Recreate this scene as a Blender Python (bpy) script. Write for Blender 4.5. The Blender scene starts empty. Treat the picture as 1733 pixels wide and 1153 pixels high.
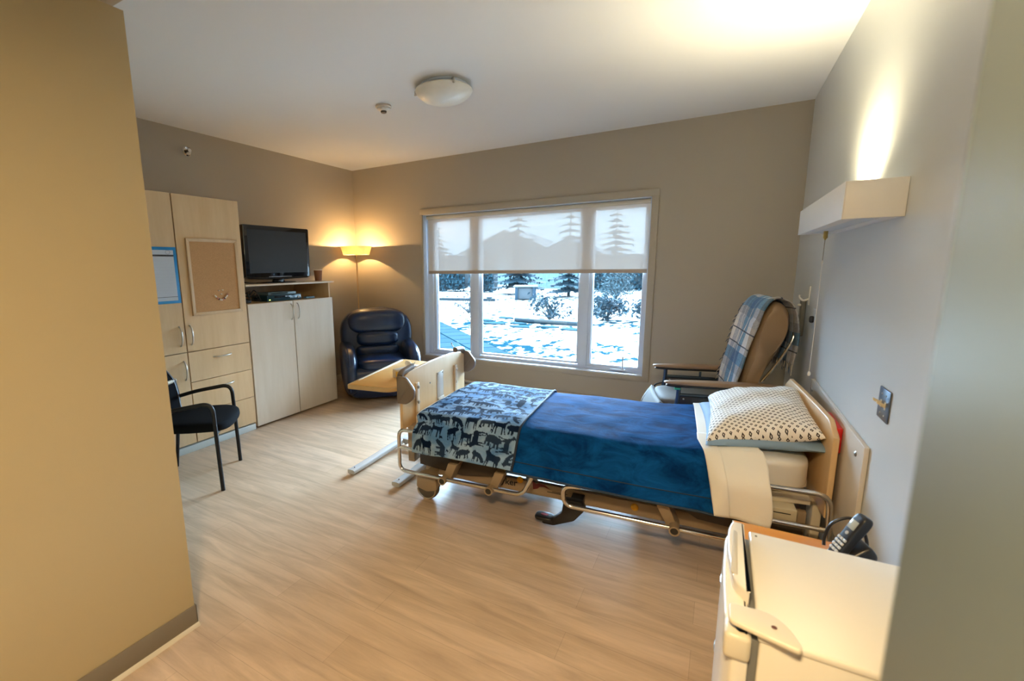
import bpy, bmesh, math, random
from mathutils import Vector, Matrix
PI = math.pi
sc = bpy.context.scene
COL = sc.collection

# ------------------------------------------------------------------ camera
W_PX, H_PX = 1733, 1153
F_PX, YAW, PITCH, ROLL = 774.38, 0.534669, -0.167207, -0.013819
CX, CY = 761.08, 581.95
def camera_axes():
    f = Vector((-math.sin(YAW)*math.cos(PITCH), math.cos(YAW)*math.cos(PITCH), math.sin(PITCH)))
    r = Vector((math.cos(YAW), math.sin(YAW), 0)); u = r.cross(f)
    c, s = math.cos(ROLL), math.sin(ROLL)
    return c*r + s*u, -s*r + c*u, f
R_, U_, F_ = camera_axes()
cd = bpy.data.cameras.new('camera'); cam = bpy.data.objects.new('camera', cd); COL.objects.link(cam)
cam.matrix_world = Matrix(((R_.x, U_.x, -F_.x, 0), (R_.y, U_.y, -F_.y, 0), (R_.z, U_.z, -F_.z, 1.5), (0, 0, 0, 1)))
cd.sensor_fit = 'HORIZONTAL'; cd.sensor_width = 36.0; cd.lens = F_PX/W_PX*36.0
cd.shift_x = (W_PX/2 - CX)/W_PX; cd.shift_y = (CY - H_PX/2)/W_PX
cd.clip_start = 0.02; cd.clip_end = 300
cd.dof.use_dof = True; cd.dof.focus_distance = 3.6; cd.dof.aperture_fstop = cd.lens/5.0
sc.camera = cam

# ------------------------------------------------------------------ light, sky, exposure
sc.view_settings.view_transform = 'Standard'; sc.view_settings.look = 'None'
sc.view_settings.exposure = 1.1; sc.view_settings.gamma = 1.0
try: sc.view_settings.use_curve_mapping = False
except Exception: pass
sc.cycles.use_denoising = True
sc.cycles.max_bounces = 10; sc.cycles.diffuse_bounces = 6; sc.cycles.glossy_bounces = 4
sc.cycles.transmission_bounces = 8; sc.cycles.transparent_max_bounces = 16
sc.cycles.sample_clamp_indirect = 6.0; sc.cycles.caustics_reflective = False; sc.cycles.caustics_refractive = False
SKY = 5.0
world = bpy.data.worlds.new('overcast_sky'); sc.world = world; world.use_nodes = True
wn = world.node_tree; wn.nodes.clear()
wo = wn.nodes.new('ShaderNodeOutputWorld'); wb = wn.nodes.new('ShaderNodeBackground')
wb.inputs['Color'].default_value = (0.55, 0.80, 1.0, 1); wb.inputs['Strength'].default_value = SKY
wn.links.new(wb.outputs[0], wo.inputs[0])
def lamp(kind, name, loc, energy, color, **kw):
    d = bpy.data.lights.new(name, kind); d.energy = energy; d.color = color
    o = bpy.data.objects.new(name, d); COL.objects.link(o); o.location = loc
    for k, v in kw.items(): setattr(d, k, v)
    return o
# daylight: low bright winter sun behind thin overcast, beyond the garden, coming in through the window
sun = lamp('SUN', 'winter_sun', (-6, 20, 9), 38.0, (0.56, 0.78, 1.0), angle=math.radians(70))
sun.rotation_euler = Vector((0.25, -1.0, -0.42)).to_track_quat('-Z', 'Y').to_euler()

# ------------------------------------------------------------------ room measures (metres)
XL, XR, YB, HC = -4.303, 0.528, 4.802, 2.760
XC, XP, YP, ZS = -3.703, -1.831, 0.932, 2.378
YE0, YE1 = -1.6, 0.90

# ------------------------------------------------------------------ tagging
def tag(o, label=None, cat=None, group=None, kind=None):
    if label: o['label'] = label
    if cat: o['category'] = cat
    if group: o['group'] = group
    if kind: o['kind'] = kind
    return o
def thing(name, label, cat, loc=(0, 0, 0), rz=0.0, group=None):
    o = bpy.data.objects.new(name, None); COL.objects.link(o)
    o.empty_display_size = 0.1; o.location = loc; o.rotation_euler = (0, 0, rz)
    return tag(o, label, cat, group)
def root_of(o):
    while o.parent is not None: o = o.parent
    return o
def loc_matrix(o):
    r = root_of(o)
    return Matrix.Translation(r.location) @ r.rotation_euler.to_matrix().to_4x4()

# ------------------------------------------------------------------ mesh builder
class MB:
    def __init__(s): s.bm = bmesh.new(); s.uv = s.bm.loops.layers.uv.new('UVMap')
    def _join(s, b):
        me = bpy.data.meshes.new('tmp'); b.to_mesh(me); b.free(); s.bm.from_mesh(me); bpy.data.meshes.remove(me)
        s.uv = s.bm.loops.layers.uv.verify(); return s
    def box(s, x0, x1, y0, y1, z0, z1, bev=0.0, seg=2, M=None):
        b = bmesh.new(); bmesh.ops.create_cube(b, size=1)
        for v in b.verts: v.co = Vector(((x0+x1)/2+v.co.x*(x1-x0), (y0+y1)/2+v.co.y*(y1-y0), (z0+z1)/2+v.co.z*(z1-z0)))
        if bev > 0: bmesh.ops.bevel(b, geom=b.edges[:], offset=bev, segments=seg, profile=0.5, affect='EDGES')
        if M is not None: bmesh.ops.transform(b, matrix=M, verts=b.verts)
        return s._join(b)
    def prism(s, poly, axis, a0, a1, bev=0.0, seg=2, M=None):
        b = bmesh.new()
        def P(p, a):
            return {'x': (a, p[0], p[1]), 'y': (p[0], a, p[1]), 'z': (p[0], p[1], a)}[axis]
        v0 = [b.verts.new(P(p, a0)) for p in poly]; v1 = [b.verts.new(P(p, a1)) for p in poly]
        n = len(poly); f0 = b.faces.new(v0[::-1]); f1 = b.faces.new(v1)
        for i in range(n): b.faces.new((v0[i], v0[(i+1) % n], v1[(i+1) % n], v1[i]))
        bmesh.ops.recalc_face_normals(b, faces=b.faces[:])
        if bev > 0:
            es = [e for f in (f0, f1) for e in f.edges]
            bmesh.ops.bevel(b, geom=list(set(es)), offset=bev, segments=seg, profile=0.5, affect='EDGES')
        if M is not None: bmesh.ops.transform(b, matrix=M, verts=b.verts)
        return s._join(b)
    def tube(s, pts, r, n=12, cap=True, closed=False, sm=0):
        pts = [Vector(p) for p in pts]
        if sm: pts = smooth(pts, sm, closed)
        rs = r if isinstance(r, (list, tuple)) else [r]*len(pts)
        if len(rs) != len(pts):
            rs = [rs[0] + (rs[-1]-rs[0])*i/(len(pts)-1) for i in range(len(pts))]
        bm = s.bm; N = len(pts); rings = []; up = None
        for i, p in enumerate(pts):
            a = pts[(i-1) % N] if (i > 0 or closed) else p; b = pts[(i+1) % N] if (i < N-1 or closed) else p
            t = (b-a).normalized()
            if up is None:
                up = Vector((0, 0, 1)) if abs(t.z) < 0.9 else Vector((1, 0, 0))
            up = (up - t*up.dot(t)); up = up.normalized() if up.length > 1e-6 else t.orthogonal().normalized()
            q = t.cross(up)
            rings.append([bm.verts.new(p + (up*math.cos(2*PI*k/n) + q*math.sin(2*PI*k/n))*rs[i]) for k in range(n)])
        for i in range(N if closed else N-1):
            A, B = rings[i], rings[(i+1) % N]
            for k in range(n): bm.faces.new((A[k], A[(k+1) % n], B[(k+1) % n], B[k]))
        if cap and not closed:
            bm.faces.new(rings[0][::-1]); bm.faces.new(rings[-1])
        return s
    def cyl(s, p0, p1, r0, r1=None, n=24, cap=True): return s.tube([p0, p1], [r0, r0 if r1 is None else r1], n, cap)
    def lathe(s, prof, c=(0, 0, 0), n=32, M=None):
        b = bmesh.new(); rings = []
        for r, z in prof:
            rings.append([b.verts.new((0, 0, z))] if r < 1e-6 else
                         [b.verts.new((r*math.cos(2*PI*k/n), r*math.sin(2*PI*k/n), z)) for k in range(n)])
        for A, B in zip(rings, rings[1:]):
            for k in range(n):
                a0, a1 = A[k % len(A)], A[(k+1) % len(A)]; b0, b1 = B[k % len(B)], B[(k+1) % len(B)]
                vs = []
                for v in (a0, a1, b1, b0):
                    if v not in vs: vs.append(v)
                if len(vs) >= 3: b.faces.new(vs)
        bmesh.ops.recalc_face_normals(b, faces=b.faces[:])
        bmesh.ops.transform(b, matrix=(Matrix.Translation(c) if M is None else M), verts=b.verts)
        return s._join(b)
    def puff(s, c, half, n=5.0, sub=10, fn=None, M=None):
        """rounded, swollen box: superquadric of exponent n"""
        b = bmesh.new(); bmesh.ops.create_cube(b, size=2)
        bmesh.ops.subdivide_edges(b, edges=b.edges[:], cuts=sub, use_grid_fill=True)
        for v in b.verts:
            p = [math.sin(t*PI/2*0.98)/math.sin(PI/2*0.98) if abs(t) < 1 else t for t in v.co]
            L = (abs(p[0])**n + abs(p[1])**n + abs(p[2])**n)**(1.0/n)
            q = Vector((p[0]/L, p[1]/L, p[2]/L))
            if fn: q = Vector(fn(q))
            v.co = Vector((q.x*half[0]+c[0], q.y*half[1]+c[1], q.z*half[2]+c[2]))
        if M is not None: bmesh.ops.transform(b, matrix=M, verts=b.verts)
        return s._join(b)
    def grid(s, f, nu, nv, closed_u=False):
        bm = s.bm; V = [[bm.verts.new(f(i/nu, j/nv)) for j in range(nv+1)] for i in range(nu+1)]
        for i in range(nu):
            for j in range(nv):
                fc = bm.faces.new((V[i][j], V[i+1][j], V[i+1][j+1], V[i][j+1]))
                for l, (a, b) in zip(fc.loops, ((i, j), (i+1, j), (i+1, j+1), (i, j+1))): l[s.uv].uv = (a/nu, b/nv)
        return s
    def poly(s, pts):
        s.bm.faces.new([s.bm.verts.new(p) for p in pts]); return s
    def deform(s, fn):
        for v in s.bm.verts: v.co = Vector(fn(v.co.copy()))
        return s
    def build(s, name, mat, parent=None, world=False, smooth=True, angle=40, label=None, kind=None, thick=0.0, recalc=False):
        if recalc: bmesh.ops.recalc_face_normals(s.bm, faces=s.bm.faces[:])
        if world and parent is not None:
            bmesh.ops.transform(s.bm, matrix=loc_matrix(parent).inverted(), verts=s.bm.verts)
        me = bpy.data.meshes.new(name); s.bm.to_mesh(me); s.bm.free()
        if smooth:
            for p in me.polygons: p.use_smooth = True
            me.set_sharp_from_angle(angle=math.radians(angle))
        for m in (mat if isinstance(mat, (list, tuple)) else [mat]): me.materials.append(m)
        o = bpy.data.objects.new(name, me); COL.objects.link(o)
        if parent is not None: o.parent = parent
        if thick:
            md = o.modifiers.new('thickness', 'SOLIDIFY'); md.thickness = thick; md.offset = 0
        if label: o['label'] = label
        if kind: o['kind'] = kind
        return o
def smooth(P, k, closed=False):
    out = []; N = len(P)
    for i in range(N if closed else N-1):
        p0 = P[(i-1) % N] if (i > 0 or closed) else P[i]; p1 = P[i]; p2 = P[(i+1) % N]
        p3 = P[(i+2) % N] if (i+2 < N or closed) else p2
        for j in range(k):
            t = j/k
            out.append(0.5*((2*p1) + (p2-p0)*t + (2*p0-5*p1+4*p2-p3)*t*t + (3*p1-p0-3*p2+p3)*t**3))
    if not closed: out.append(P[-1])
    return out
def rpoly(pts, rad, seg=6):
    """2-D polygon with rounded corners; rad: one radius or one per corner"""
    n = len(pts); out = []
    rr = rad if isinstance(rad, (list, tuple)) else [rad]*n
    for i in range(n):
        p = Vector(pts[i]); a = Vector(pts[i-1]); b = Vector(pts[(i+1) % n]); r = rr[i]
        if r <= 0: out.append(tuple(p)); continue
        u = (a-p); v = (b-p); r2 = min(r, u.length*0.49, v.length*0.49); u.normalize(); v.normalize()
        A = p+u*r2; B = p+v*r2
        for k in range(seg+1):
            t = k/seg; out.append(tuple((1-t)**2*A + 2*t*(1-t)*p + t*t*B))
    return out
def rpath(pts, rad, seg=6):
    """3-D path with rounded corners"""
    P = [Vector(p) for p in pts]; out = [P[0]]
    for i in range(1, len(P)-1):
        u = P[i-1]-P[i]; v = P[i+1]-P[i]; r = min(rad, u.length*0.49, v.length*0.49); u.normalize(); v.normalize()
        A = P[i]+u*r; B = P[i]+v*r
        for k in range(seg+1):
            t = k/seg; out.append((1-t)**2*A + 2*t*(1-t)*P[i] + t*t*B)
    return out + [P[-1]]
def arc_handle(mb, p, d, out, L, r=0.005):
    """bow pull handle centred at p along direction d, standing off along out"""
    p, d, out = Vector(p), Vector(d), Vector(out)
    pts = [p - d*L/2, p - d*L*0.46 + out*0.012, p - d*L*0.25 + out*0.026, p + out*0.030, p + d*L*0.25 + out*0.026, p + d*L*0.46 + out*0.012, p + d*L/2]
    ps = smooth(pts, 4); n = len(ps)
    mb.tube(ps, [r*(0.8+0.5*math.sin(PI*i/(n-1))) for i in range(n)], 10)
    for e in (pts[0], pts[-1]): mb.cyl(e - out*0.001, e + out*0.004, r*1.6, r*1.3, 12)

# ------------------------------------------------------------------ materials
MATS = {}
def new_mat(name):
    m = bpy.data.materials.new(name); m.use_nodes = True; nt = m.node_tree; nt.nodes.clear()
    out = nt.nodes.new('ShaderNodeOutputMaterial'); MATS[name] = m
    return m, nt, out
def N(nt, t, **kw):
    n = nt.nodes.new(t)
    for k, v in kw.items():
        if k in n.inputs.keys(): n.inputs[k].default_value = v
        else: setattr(n, k, v)
    return n
def pr(name, color, rough=0.5, metal=0.0, spec=0.5, bump=0.0, bscale=60.0, var=0.0, vscale=6.0, coat=0.0, sheen=0.0, emit=None, estr=0.0, sub=0.0):
    m, nt, out = new_mat(name)
    b = nt.nodes.new('ShaderNodeBsdfPrincipled'); nt.links.new(b.outputs[0], out.inputs[0])
    b.inputs['Roughness'].default_value = rough; b.inputs['Metallic'].default_value = metal
    b.inputs['Specular IOR Level'].default_value = spec; b.inputs['Coat Weight'].default_value = coat
    b.inputs['Sheen Weight'].default_value = sheen
    tc = nt.nodes.new('ShaderNodeTexCoord')
    c4 = (*color, 1)
    nz = N(nt, 'ShaderNodeTexNoise'); nz.inputs['Scale'].default_value = vscale; nz.inputs['Detail'].default_value = 4
    nt.links.new(tc.outputs['Object'], nz.inputs['Vector'])
    mx = nt.nodes.new('ShaderNodeMix'); mx.data_type = 'RGBA'
    mx.inputs['A'].default_value = tuple(max(0, c*(1-var)) for c in color)+(1,); mx.inputs['B'].default_value = tuple(min(1, c*(1+var)) for c in color)+(1,)
    nt.links.new(nz.outputs['Fac'], mx.inputs['Factor']); nt.links.new(mx.outputs['Result'], b.inputs['Base Color'])
    if bump:
        n2 = N(nt, 'ShaderNodeTexNoise'); n2.inputs['Scale'].default_value = bscale; n2.inputs['Detail'].default_value = 3
        nt.links.new(tc.outputs['Object'], n2.inputs['Vector'])
        bp = nt.nodes.new('ShaderNodeBump'); bp.inputs['Strength'].default_value = bump; bp.inputs['Distance'].default_value = 0.01
        nt.links.new(n2.outputs['Fac'], bp.inputs['Height']); nt.links.new(bp.outputs[0], b.inputs['Normal'])
    if emit:
        b.inputs['Emission Color'].default_value = (*emit, 1); b.inputs['Emission Strength'].default_value = estr
    return m
def wood(name, c1, c2, axis='z', rough=0.4, scale=9.0):
    m, nt, out = new_mat(name)
    b = nt.nodes.new('ShaderNodeBsdfPrincipled'); nt.links.new(b.outputs[0], out.inputs[0]); b.inputs['Roughness'].default_value = rough
    tc = nt.nodes.new('ShaderNodeTexCoord'); mp = nt.nodes.new('ShaderNodeMapping')
    st = {'x': (0.12, 1, 1), 'y': (1, 0.12, 1), 'z': (1, 1, 0.12)}[axis]
    mp.inputs['Scale'].default_value = tuple(v*scale for v in st)
    nt.links.new(tc.outputs['Object'], mp.inputs[0])
    n1 = N(nt, 'ShaderNodeTexNoise'); n1.inputs['Scale'].default_value = 1.0; n1.inputs['Detail'].default_value = 6; n1.inputs['Roughness'].default_value = 0.65
    nt.links.new(mp.outputs[0], n1.inputs['Vector'])
    cr = nt.nodes.new('ShaderNodeValToRGB'); cr.color_ramp.elements[0].position = 0.3; cr.color_ramp.elements[1].position = 0.72
    cr.color_ramp.elements[0].color = (*c1, 1); cr.color_ramp.elements[1].color = (*c2, 1)
    nt.links.new(n1.outputs['Fac'], cr.inputs[0]); nt.links.new(cr.outputs[0], b.inputs['Base Color'])
    bp = nt.nodes.new('ShaderNodeBump'); bp.inputs['Strength'].default_value = 0.04
    nt.links.new(n1.outputs['Fac'], bp.inputs['Height']); nt.links.new(bp.outputs[0], b.inputs['Normal'])
    return m

wall_paint = pr('greige_wall_paint', (0.435, 0.39, 0.315), 0.42, bump=0.03, bscale=220, spec=0.4)
wall_head = pr('pale_headwall_paint', (0.62, 0.655, 0.67), 0.36, bump=0.03, bscale=220, spec=0.5)
wall_part = pr('tan_partition_paint', (0.44, 0.36, 0.215), 0.45, bump=0.03, bscale=220, spec=0.4)
ceil_paint = pr('white_ceiling_paint', (0.83, 0.855, 0.88), 0.8, bump=0.05, bscale=300)
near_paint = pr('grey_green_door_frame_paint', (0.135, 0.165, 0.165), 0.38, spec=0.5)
base_paint = pr('brown_grey_baseboard', (0.20, 0.165, 0.115), 0.4)
cream_trim = pr('cream_trim', (0.66, 0.60, 0.48), 0.45)
white_trim = pr('white_vinyl_flare_tint', (0.66, 0.74, 0.86), 0.3)  # blue window flare is put into the white vinyl colour
maple = wood('maple_laminate', (0.62, 0.43, 0.235), (0.73, 0.545, 0.335), 'z', 0.42)
maple_bed = wood('bed_maple_laminate', (0.66, 0.44, 0.22), (0.75, 0.54, 0.31), 'z', 0.35)
maple_top = wood('table_maple_laminate', (0.66, 0.36, 0.10), (0.74, 0.44, 0.15), 'x', 0.35)
orange_wood = wood('orange_veneer', (0.60, 0.20, 0.018), (0.70, 0.27, 0.03), 'x', 0.3)
dark_gap = pr('dark_interior', (0.03, 0.025, 0.02), 0.7)
steel = pr('satin_steel', (0.62, 0.60, 0.56), 0.28, metal=1.0)
chrome = pr('chrome_tube', (0.72, 0.70, 0.66), 0.13, metal=1.0)
black_plastic = pr('black_plastic', (0.012, 0.012, 0.014), 0.32)
black_gloss = pr('black_gloss_plastic', (0.006, 0.006, 0.008), 0.08, coat=0.4)
black_metal = pr('black_powder_metal', (0.007, 0.007, 0.009), 0.42, spec=.35)
black_fabric = pr('black_fabric', (0.004, 0.005, 0.007), 0.9, spec=.12, bump=0.2, bscale=500)
navy_leather = pr('navy_leather', (0.004, 0.017, 0.060), 0.29, bump=0.12, bscale=180, coat=0.15)
white_plastic = pr('white_plastic', (0.76, 0.75, 0.71), 0.35)
white_enamel = pr('white_enamel', (0.80, 0.76, 0.66), 0.25, coat=0.2)
brown_plastic = pr('taupe_bumper_plastic', (0.17, 0.13, 0.095), 0.4)
bed_metal = pr('taupe_bed_metal', (0.34, 0.255, 0.165), 0.42)
bed_dark = pr('dark_brown_deck', (0.06, 0.045, 0.032), 0.5)
grey_metal = pr('pale_grey_metal', (0.42, 0.43, 0.44), 0.35)
snow_mat = None
# ================================================================== THE SETTING
def struct(name, mb, mat, parent=None, **kw):
    o = mb.build(name, mat, parent, **kw)
    if parent is None: o['kind'] = 'structure'
    return o
# floor: pale oak vinyl planks running along x
def floor_mat():
    m, nt, out = new_mat('oak_vinyl_planks'); b = nt.nodes.new('ShaderNodeBsdfPrincipled'); nt.links.new(b.outputs[0], out.inputs[0])
    tc = nt.nodes.new('ShaderNodeTexCoord')
    br = nt.nodes.new('ShaderNodeTexBrick'); br.offset = 0.37; br.squash = 1.0
    br.inputs['Scale'].default_value = 1.0; br.inputs['Brick Width'].default_value = 1.22; br.inputs['Row Height'].default_value = 0.152
    br.inputs['Mortar Size'].default_value = 0.0012; br.inputs['Mortar Smooth'].default_value = 0.3; br.inputs['Bias'].default_value = 0
    br.inputs['Color1'].default_value = (0.565, 0.42, 0.29, 1); br.inputs['Color2'].default_value = (0.64, 0.485, 0.35, 1); br.inputs['Mortar'].default_value = (0.46, 0.34, 0.24, 1)
    nt.links.new(tc.outputs['Object'], br.inputs['Vector'])
    mp = nt.nodes.new('ShaderNodeMapping'); mp.inputs['Scale'].default_value = (1.6, 14, 1); nt.links.new(tc.outputs['Object'], mp.inputs[0])
    n1 = N(nt, 'ShaderNodeTexNoise'); n1.inputs['Scale'].default_value = 1.3; n1.inputs['Detail'].default_value = 7; n1.inputs['Roughness'].default_value = 0.62; n1.inputs['Distortion'].default_value = 0.6
    nt.links.new(mp.outputs[0], n1.inputs['Vector'])
    cr = nt.nodes.new('ShaderNodeValToRGB'); cr.color_ramp.elements[0].position = 0.30; cr.color_ramp.elements[1].position = 0.70
    cr.color_ramp.elements[0].color = (0.72, 0.70, 0.68, 1); cr.color_ramp.elements[1].color = (1.12, 1.12, 1.12, 1)
    nt.links.new(n1.outputs['Fac'], cr.inputs[0])
    mx = nt.nodes.new('ShaderNodeMix'); mx.data_type = 'RGBA'; mx.blend_type = 'MULTIPLY'; mx.inputs['Factor'].default_value = 1
    nt.links.new(br.outputs['Color'], mx.inputs['A']); nt.links.new(cr.outputs[0], mx.inputs['B']); nt.links.new(mx.outputs['Result'], b.inputs['Base Color'])
    b.inputs['Roughness'].default_value = 0.33; b.inputs['Specular IOR Level'].default_value = 0.5
    bp = nt.nodes.new('ShaderNodeBump'); bp.inputs['Strength'].default_value = 0.05; nt.links.new(n1.outputs['Fac'], bp.inputs['Height']); nt.links.new(bp.outputs[0], b.inputs['Normal'])
    return m
struct('floor', MB().box(XL-.15, XR+1.5, YE0-.15, YB+.12, -.12, 0), floor_mat(), smooth=False)
struct('ceiling', MB().box(XL-.15, XR+1.5, YE1-.0, YB+.12, HC, HC+.12), ceil_paint, smooth=False)
struct('ceiling_entry', MB().box(XL-.15, XR+1.5, YE0-.15, YE1, ZS, HC+.12), wall_paint, smooth=False)
struct('wall_left', MB().box(XL-.15, XL, YE0-.15, YB+.30, 0, HC), wall_paint, smooth=False)
struct('wall_right', MB().box(XR, XR+.15, 0.35, YB+.30, 0, HC), wall_head, smooth=False)
IW = (-3.2025, -0.6155, 0.389, 2.124)      # window opening x0 x1 z0 z1
mb = MB()
mb.box(XL, IW[0], YB, YB+.22, 0, HC); mb.box(IW[1], XR, YB, YB+.22, 0, HC)
mb.box(IW[0], IW[1], YB, YB+.22, 0, IW[2]); mb.box(IW[0], IW[1], YB, YB+.22, IW[3], HC)
struct('wall_back', mb, wall_paint, smooth=False)
struct('wall_partition', MB().box(XL, XP, YE0, YP, 0, ZS), wall_part, smooth=False)
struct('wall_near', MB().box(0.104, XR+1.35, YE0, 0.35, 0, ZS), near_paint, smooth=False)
struct('wall_front', MB().box(XL-.15, XR+1.5, YE0-.15, YE0, 0, ZS), wall_paint, smooth=False)
# partition baseboard: dark cove base with a pale bead at the floor
mb = MB(); mb.box(XP, XP+.006, YE0, YP+.006, .012, .098, .002); mb.box(XL+.62, XP+.006, YP, YP+.006, .012, .098, .002)
bb = struct('baseboard_partition', mb, base_paint)
mb = MB(); mb.prism([(XP, .0), (XP+.016, .0), (XP+.014, .009), (XP+.007, .016), (XP, .017)], 'y', YE0, YP+.008, .0)
bd = mb.build('floor_bead', cream_trim, bb)
mb = MB(); mb.box(XR-.010, XR, 1.9, YB, 0, .10, .002); struct('baseboard_right', mb, base_paint)
mb = MB(); mb.box(XL, XL+.010, 3.72, YB, 0, .10, .002); struct('baseboard_left', mb, cream_trim)
mb = MB(); mb.box(XL+.01, XR-.01, YB-.055, YB, .022, .085, .004); mb.box(XL+.01, XR-.01, YB-.065, YB, .112, .132, .006); mb.box(XL+.01, XR-.01, YB-.012, YB, 0, .12)
struct('baseboard_back', mb, cream_trim)

# ------------------------------------------------------------------ window
win = bpy.data.objects.new('window_1', None); COL.objects.link(win); win.location = ((IW[0]+IW[1])/2, YB, IW[2]); win['kind'] = 'structure'
OW = (-3.2248, -0.5559, 0.338, 2.188)
mb = MB(); c = .006
def ring(mb, x0, x1, z0, z1, w, y0, y1, bev=.003):
    mb.box(x0, x1, y0, y1, z1-w, z1, bev); mb.box(x0, x1, y0, y1, z0, z0+w, bev)
    mb.box(x0, x0+w, y0, y1, z0+w, z1-w, bev); mb.box(x1-w, x1, y0, y1, z0+w, z1-w, bev)
mb.box(OW[0]-.012, IW[0]+.002, YB-.016, YB, OW[2], OW[3], .005); mb.box(IW[1]-.002, OW[1], YB-.016, YB, OW[2], OW[3], .005)
mb.box(OW[0]-.012, OW[1], YB-.0165, YB, IW[3]-.002, OW[3], .005); mb.box(OW[0]-.012, OW[1], YB-.0165, YB, OW[2], IW[2]+.002, .005)
mb.build('casing', wall_paint, win, world=True)
mb = MB()   # white jamb liner
mb.box(IW[0]+.001, IW[0]+.012, YB-.004, YB+.20, IW[2], IW[3]); mb.box(IW[1]-.012, IW[1]-.001, YB-.004, YB+.20, IW[2], IW[3])
mb.box(IW[0], IW[1], YB-.004, YB+.20, IW[3]-.012, IW[3]-.001); mb.box(IW[0], IW[1], YB-.012, YB+.20, IW[2]+.001, IW[2]+.014, .003)
mb.build('jamb_liner', white_trim, win, world=True)
PANES = [(-3.074, -2.597), (-2.452, -1.304), (-1.156, -0.676)]; PZ = (0.459, 2.046); YG = YB+.085
mb = MB()   # main frame with mullions
mb.box(IW[0]+.01, PANES[0][0]-.04, YG-.015, YG+.10, IW[2]+.01, IW[3]-.01, .003); mb.box(PANES[2][1]+.03, IW[1]-.01, YG-.015, YG+.10, IW[2]+.01, IW[3]-.01, .003)
mb.box(PANES[0][1]+.035, PANES[1][0]-.02, YG-.015, YG+.10, IW[2]+.01, IW[3]-.01, .003); mb.box(PANES[1][1]+.02, PANES[2][0]-.035, YG-.015, YG+.10, IW[2]+.01, IW[3]-.01, .003)
mb.box(IW[0]+.01, IW[1]-.01, YG-.014, YG+.10, IW[2]+.01, PZ[0]-.03, .003); mb.box(IW[0]+.01, IW[1]-.01, YG-.014, YG+.10, PZ[1]+.03, IW[3]-.01, .003)
mb.build('window_frame', white_trim, win, world=True)
def glass_mat():
    m, nt, out = new_mat('window_glass')
    t = nt.nodes.new('ShaderNodeBsdfTransparent'); g = nt.nodes.new('ShaderNodeBsdfGlossy'); g.inputs['Roughness'].default_value = 0.02
    t.inputs['Color'].default_value = (0.95, 0.98, 1, 1)
    fr = nt.nodes.new('ShaderNodeFresnel'); fr.inputs['IOR'].default_value = 1.45; mx = nt.nodes.new('ShaderNodeMixShader')
    nt.links.new(fr.outputs[0], mx.inputs[0]); nt.links.new(t.outputs[0], mx.inputs[1]); nt.links.new(g.outputs[0], mx.inputs[2]); nt.links.new(mx.outputs[0], out.inputs[0])
    return m
GLASS = glass_mat()
for k, (a, b) in enumerate(PANES):
    mb = MB(); w = .04 if k != 1 else .022
    ring(mb, a-w, b+w, PZ[0]-w, PZ[1]+w, w, YG-.005 if k != 1 else YG+.012, YG+.06, .004)
    ring(mb, a-.004, b+.004, PZ[0]-.004, PZ[1]+.004, .008, YG+.02, YG+.05, .002)
    sash = mb.build('sash', white_trim, win, world=True)
    MB().box(a, b, YG+.030, YG+.036, PZ[0], PZ[1]).build('pane', GLASS, sash, world=True, smooth=False)
def crank(xc, lean):
    mb = MB(); z = IW[2]+.040
    mb.box(xc-.075, xc+.075, YG-.045, YG-.012, z-.018, z+.004, .006); mb.cyl((xc+.045, YG-.035, z), (xc+.045, YG-.035, z+.02), .012, .009)
    o = mb.build('crank_base', white_trim, win, world=True)
    mb = MB(); mb.tube([(xc+.045, YG-.035, z+.012), (xc+.045+lean*.35, YG-.045, z+.055), (xc+.045+lean, YG-.045, z+.115)], [.0065, .006, .0055], 8, sm=4); mb.puff((xc+.045+lean, YG-.045, z+.128), (.007, .007, .016), 2.5, 4)
    mb.build('crank_handle', grey_metal, o, world=True, label='raised grey crank handle')
crank(-2.80, -.085); crank(-.86, .0)
for xc in (-2.565, -1.19):
    mb = MB(); mb.box(xc-.007, xc+.007, YG-.028, YG-.012, .66, .78, .004); mb.box(xc-.005, xc+.005, YG-.035, YG-.02, .70, .76, .003)
    mb.build('sash_lock', white_trim, win, world=True)
# roller shade: translucent sheer fabric
def shade_mat():
    m, nt, out = new_mat('sheer_shade_fabric')
    d = nt.nodes.new('ShaderNodeBsdfDiffuse'); d.inputs['Color'].default_value = (0.76, 0.70, 0.62, 1)
    tl = nt.nodes.new('ShaderNodeBsdfTranslucent'); tl.inputs['Color'].default_value = (0.74, 0.71, 0.67, 1)
    tr = nt.nodes.new('ShaderNodeBsdfTransparent')
    tc = nt.nodes.new('ShaderNodeTexCoord'); nz = N(nt, 'ShaderNodeTexNoise'); nz.inputs['Scale'].default_value = 300
    mp = nt.nodes.new('ShaderNodeMapping'); mp.inputs['Scale'].default_value = (0.02, 1, 1); nt.links.new(tc.outputs['Object'], mp.inputs[0]); nt.links.new(mp.outputs[0], nz.inputs['Vector'])
    rg = N(nt, 'ShaderNodeMapRange'); rg.inputs['To Min'].default_value = 0.042; rg.inputs['To Max'].default_value = 0.058; nt.links.new(nz.outputs['Fac'], rg.inputs['Value'])
    m1 = nt.nodes.new('ShaderNodeMixShader'); m1.inputs[0].default_value = 0.034; nt.links.new(d.outputs[0], m1.inputs[1]); nt.links.new(tl.outputs[0], m1.inputs[2])
    m2 = nt.nodes.new('ShaderNodeMixShader'); nt.links.new(rg.outputs[0], m2.inputs[0]); nt.links.new(m1.outputs[0], m2.inputs[1]); nt.links.new(tr.outputs[0], m2.inputs[2]); nt.links.new(m2.outputs[0], out.inputs[0])
    return m
sh = thing('roller_shade', 'sheer beige roller shade pulled halfway down over the window', 'window shade', (-1.89, YB+.03, 2.09))
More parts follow.
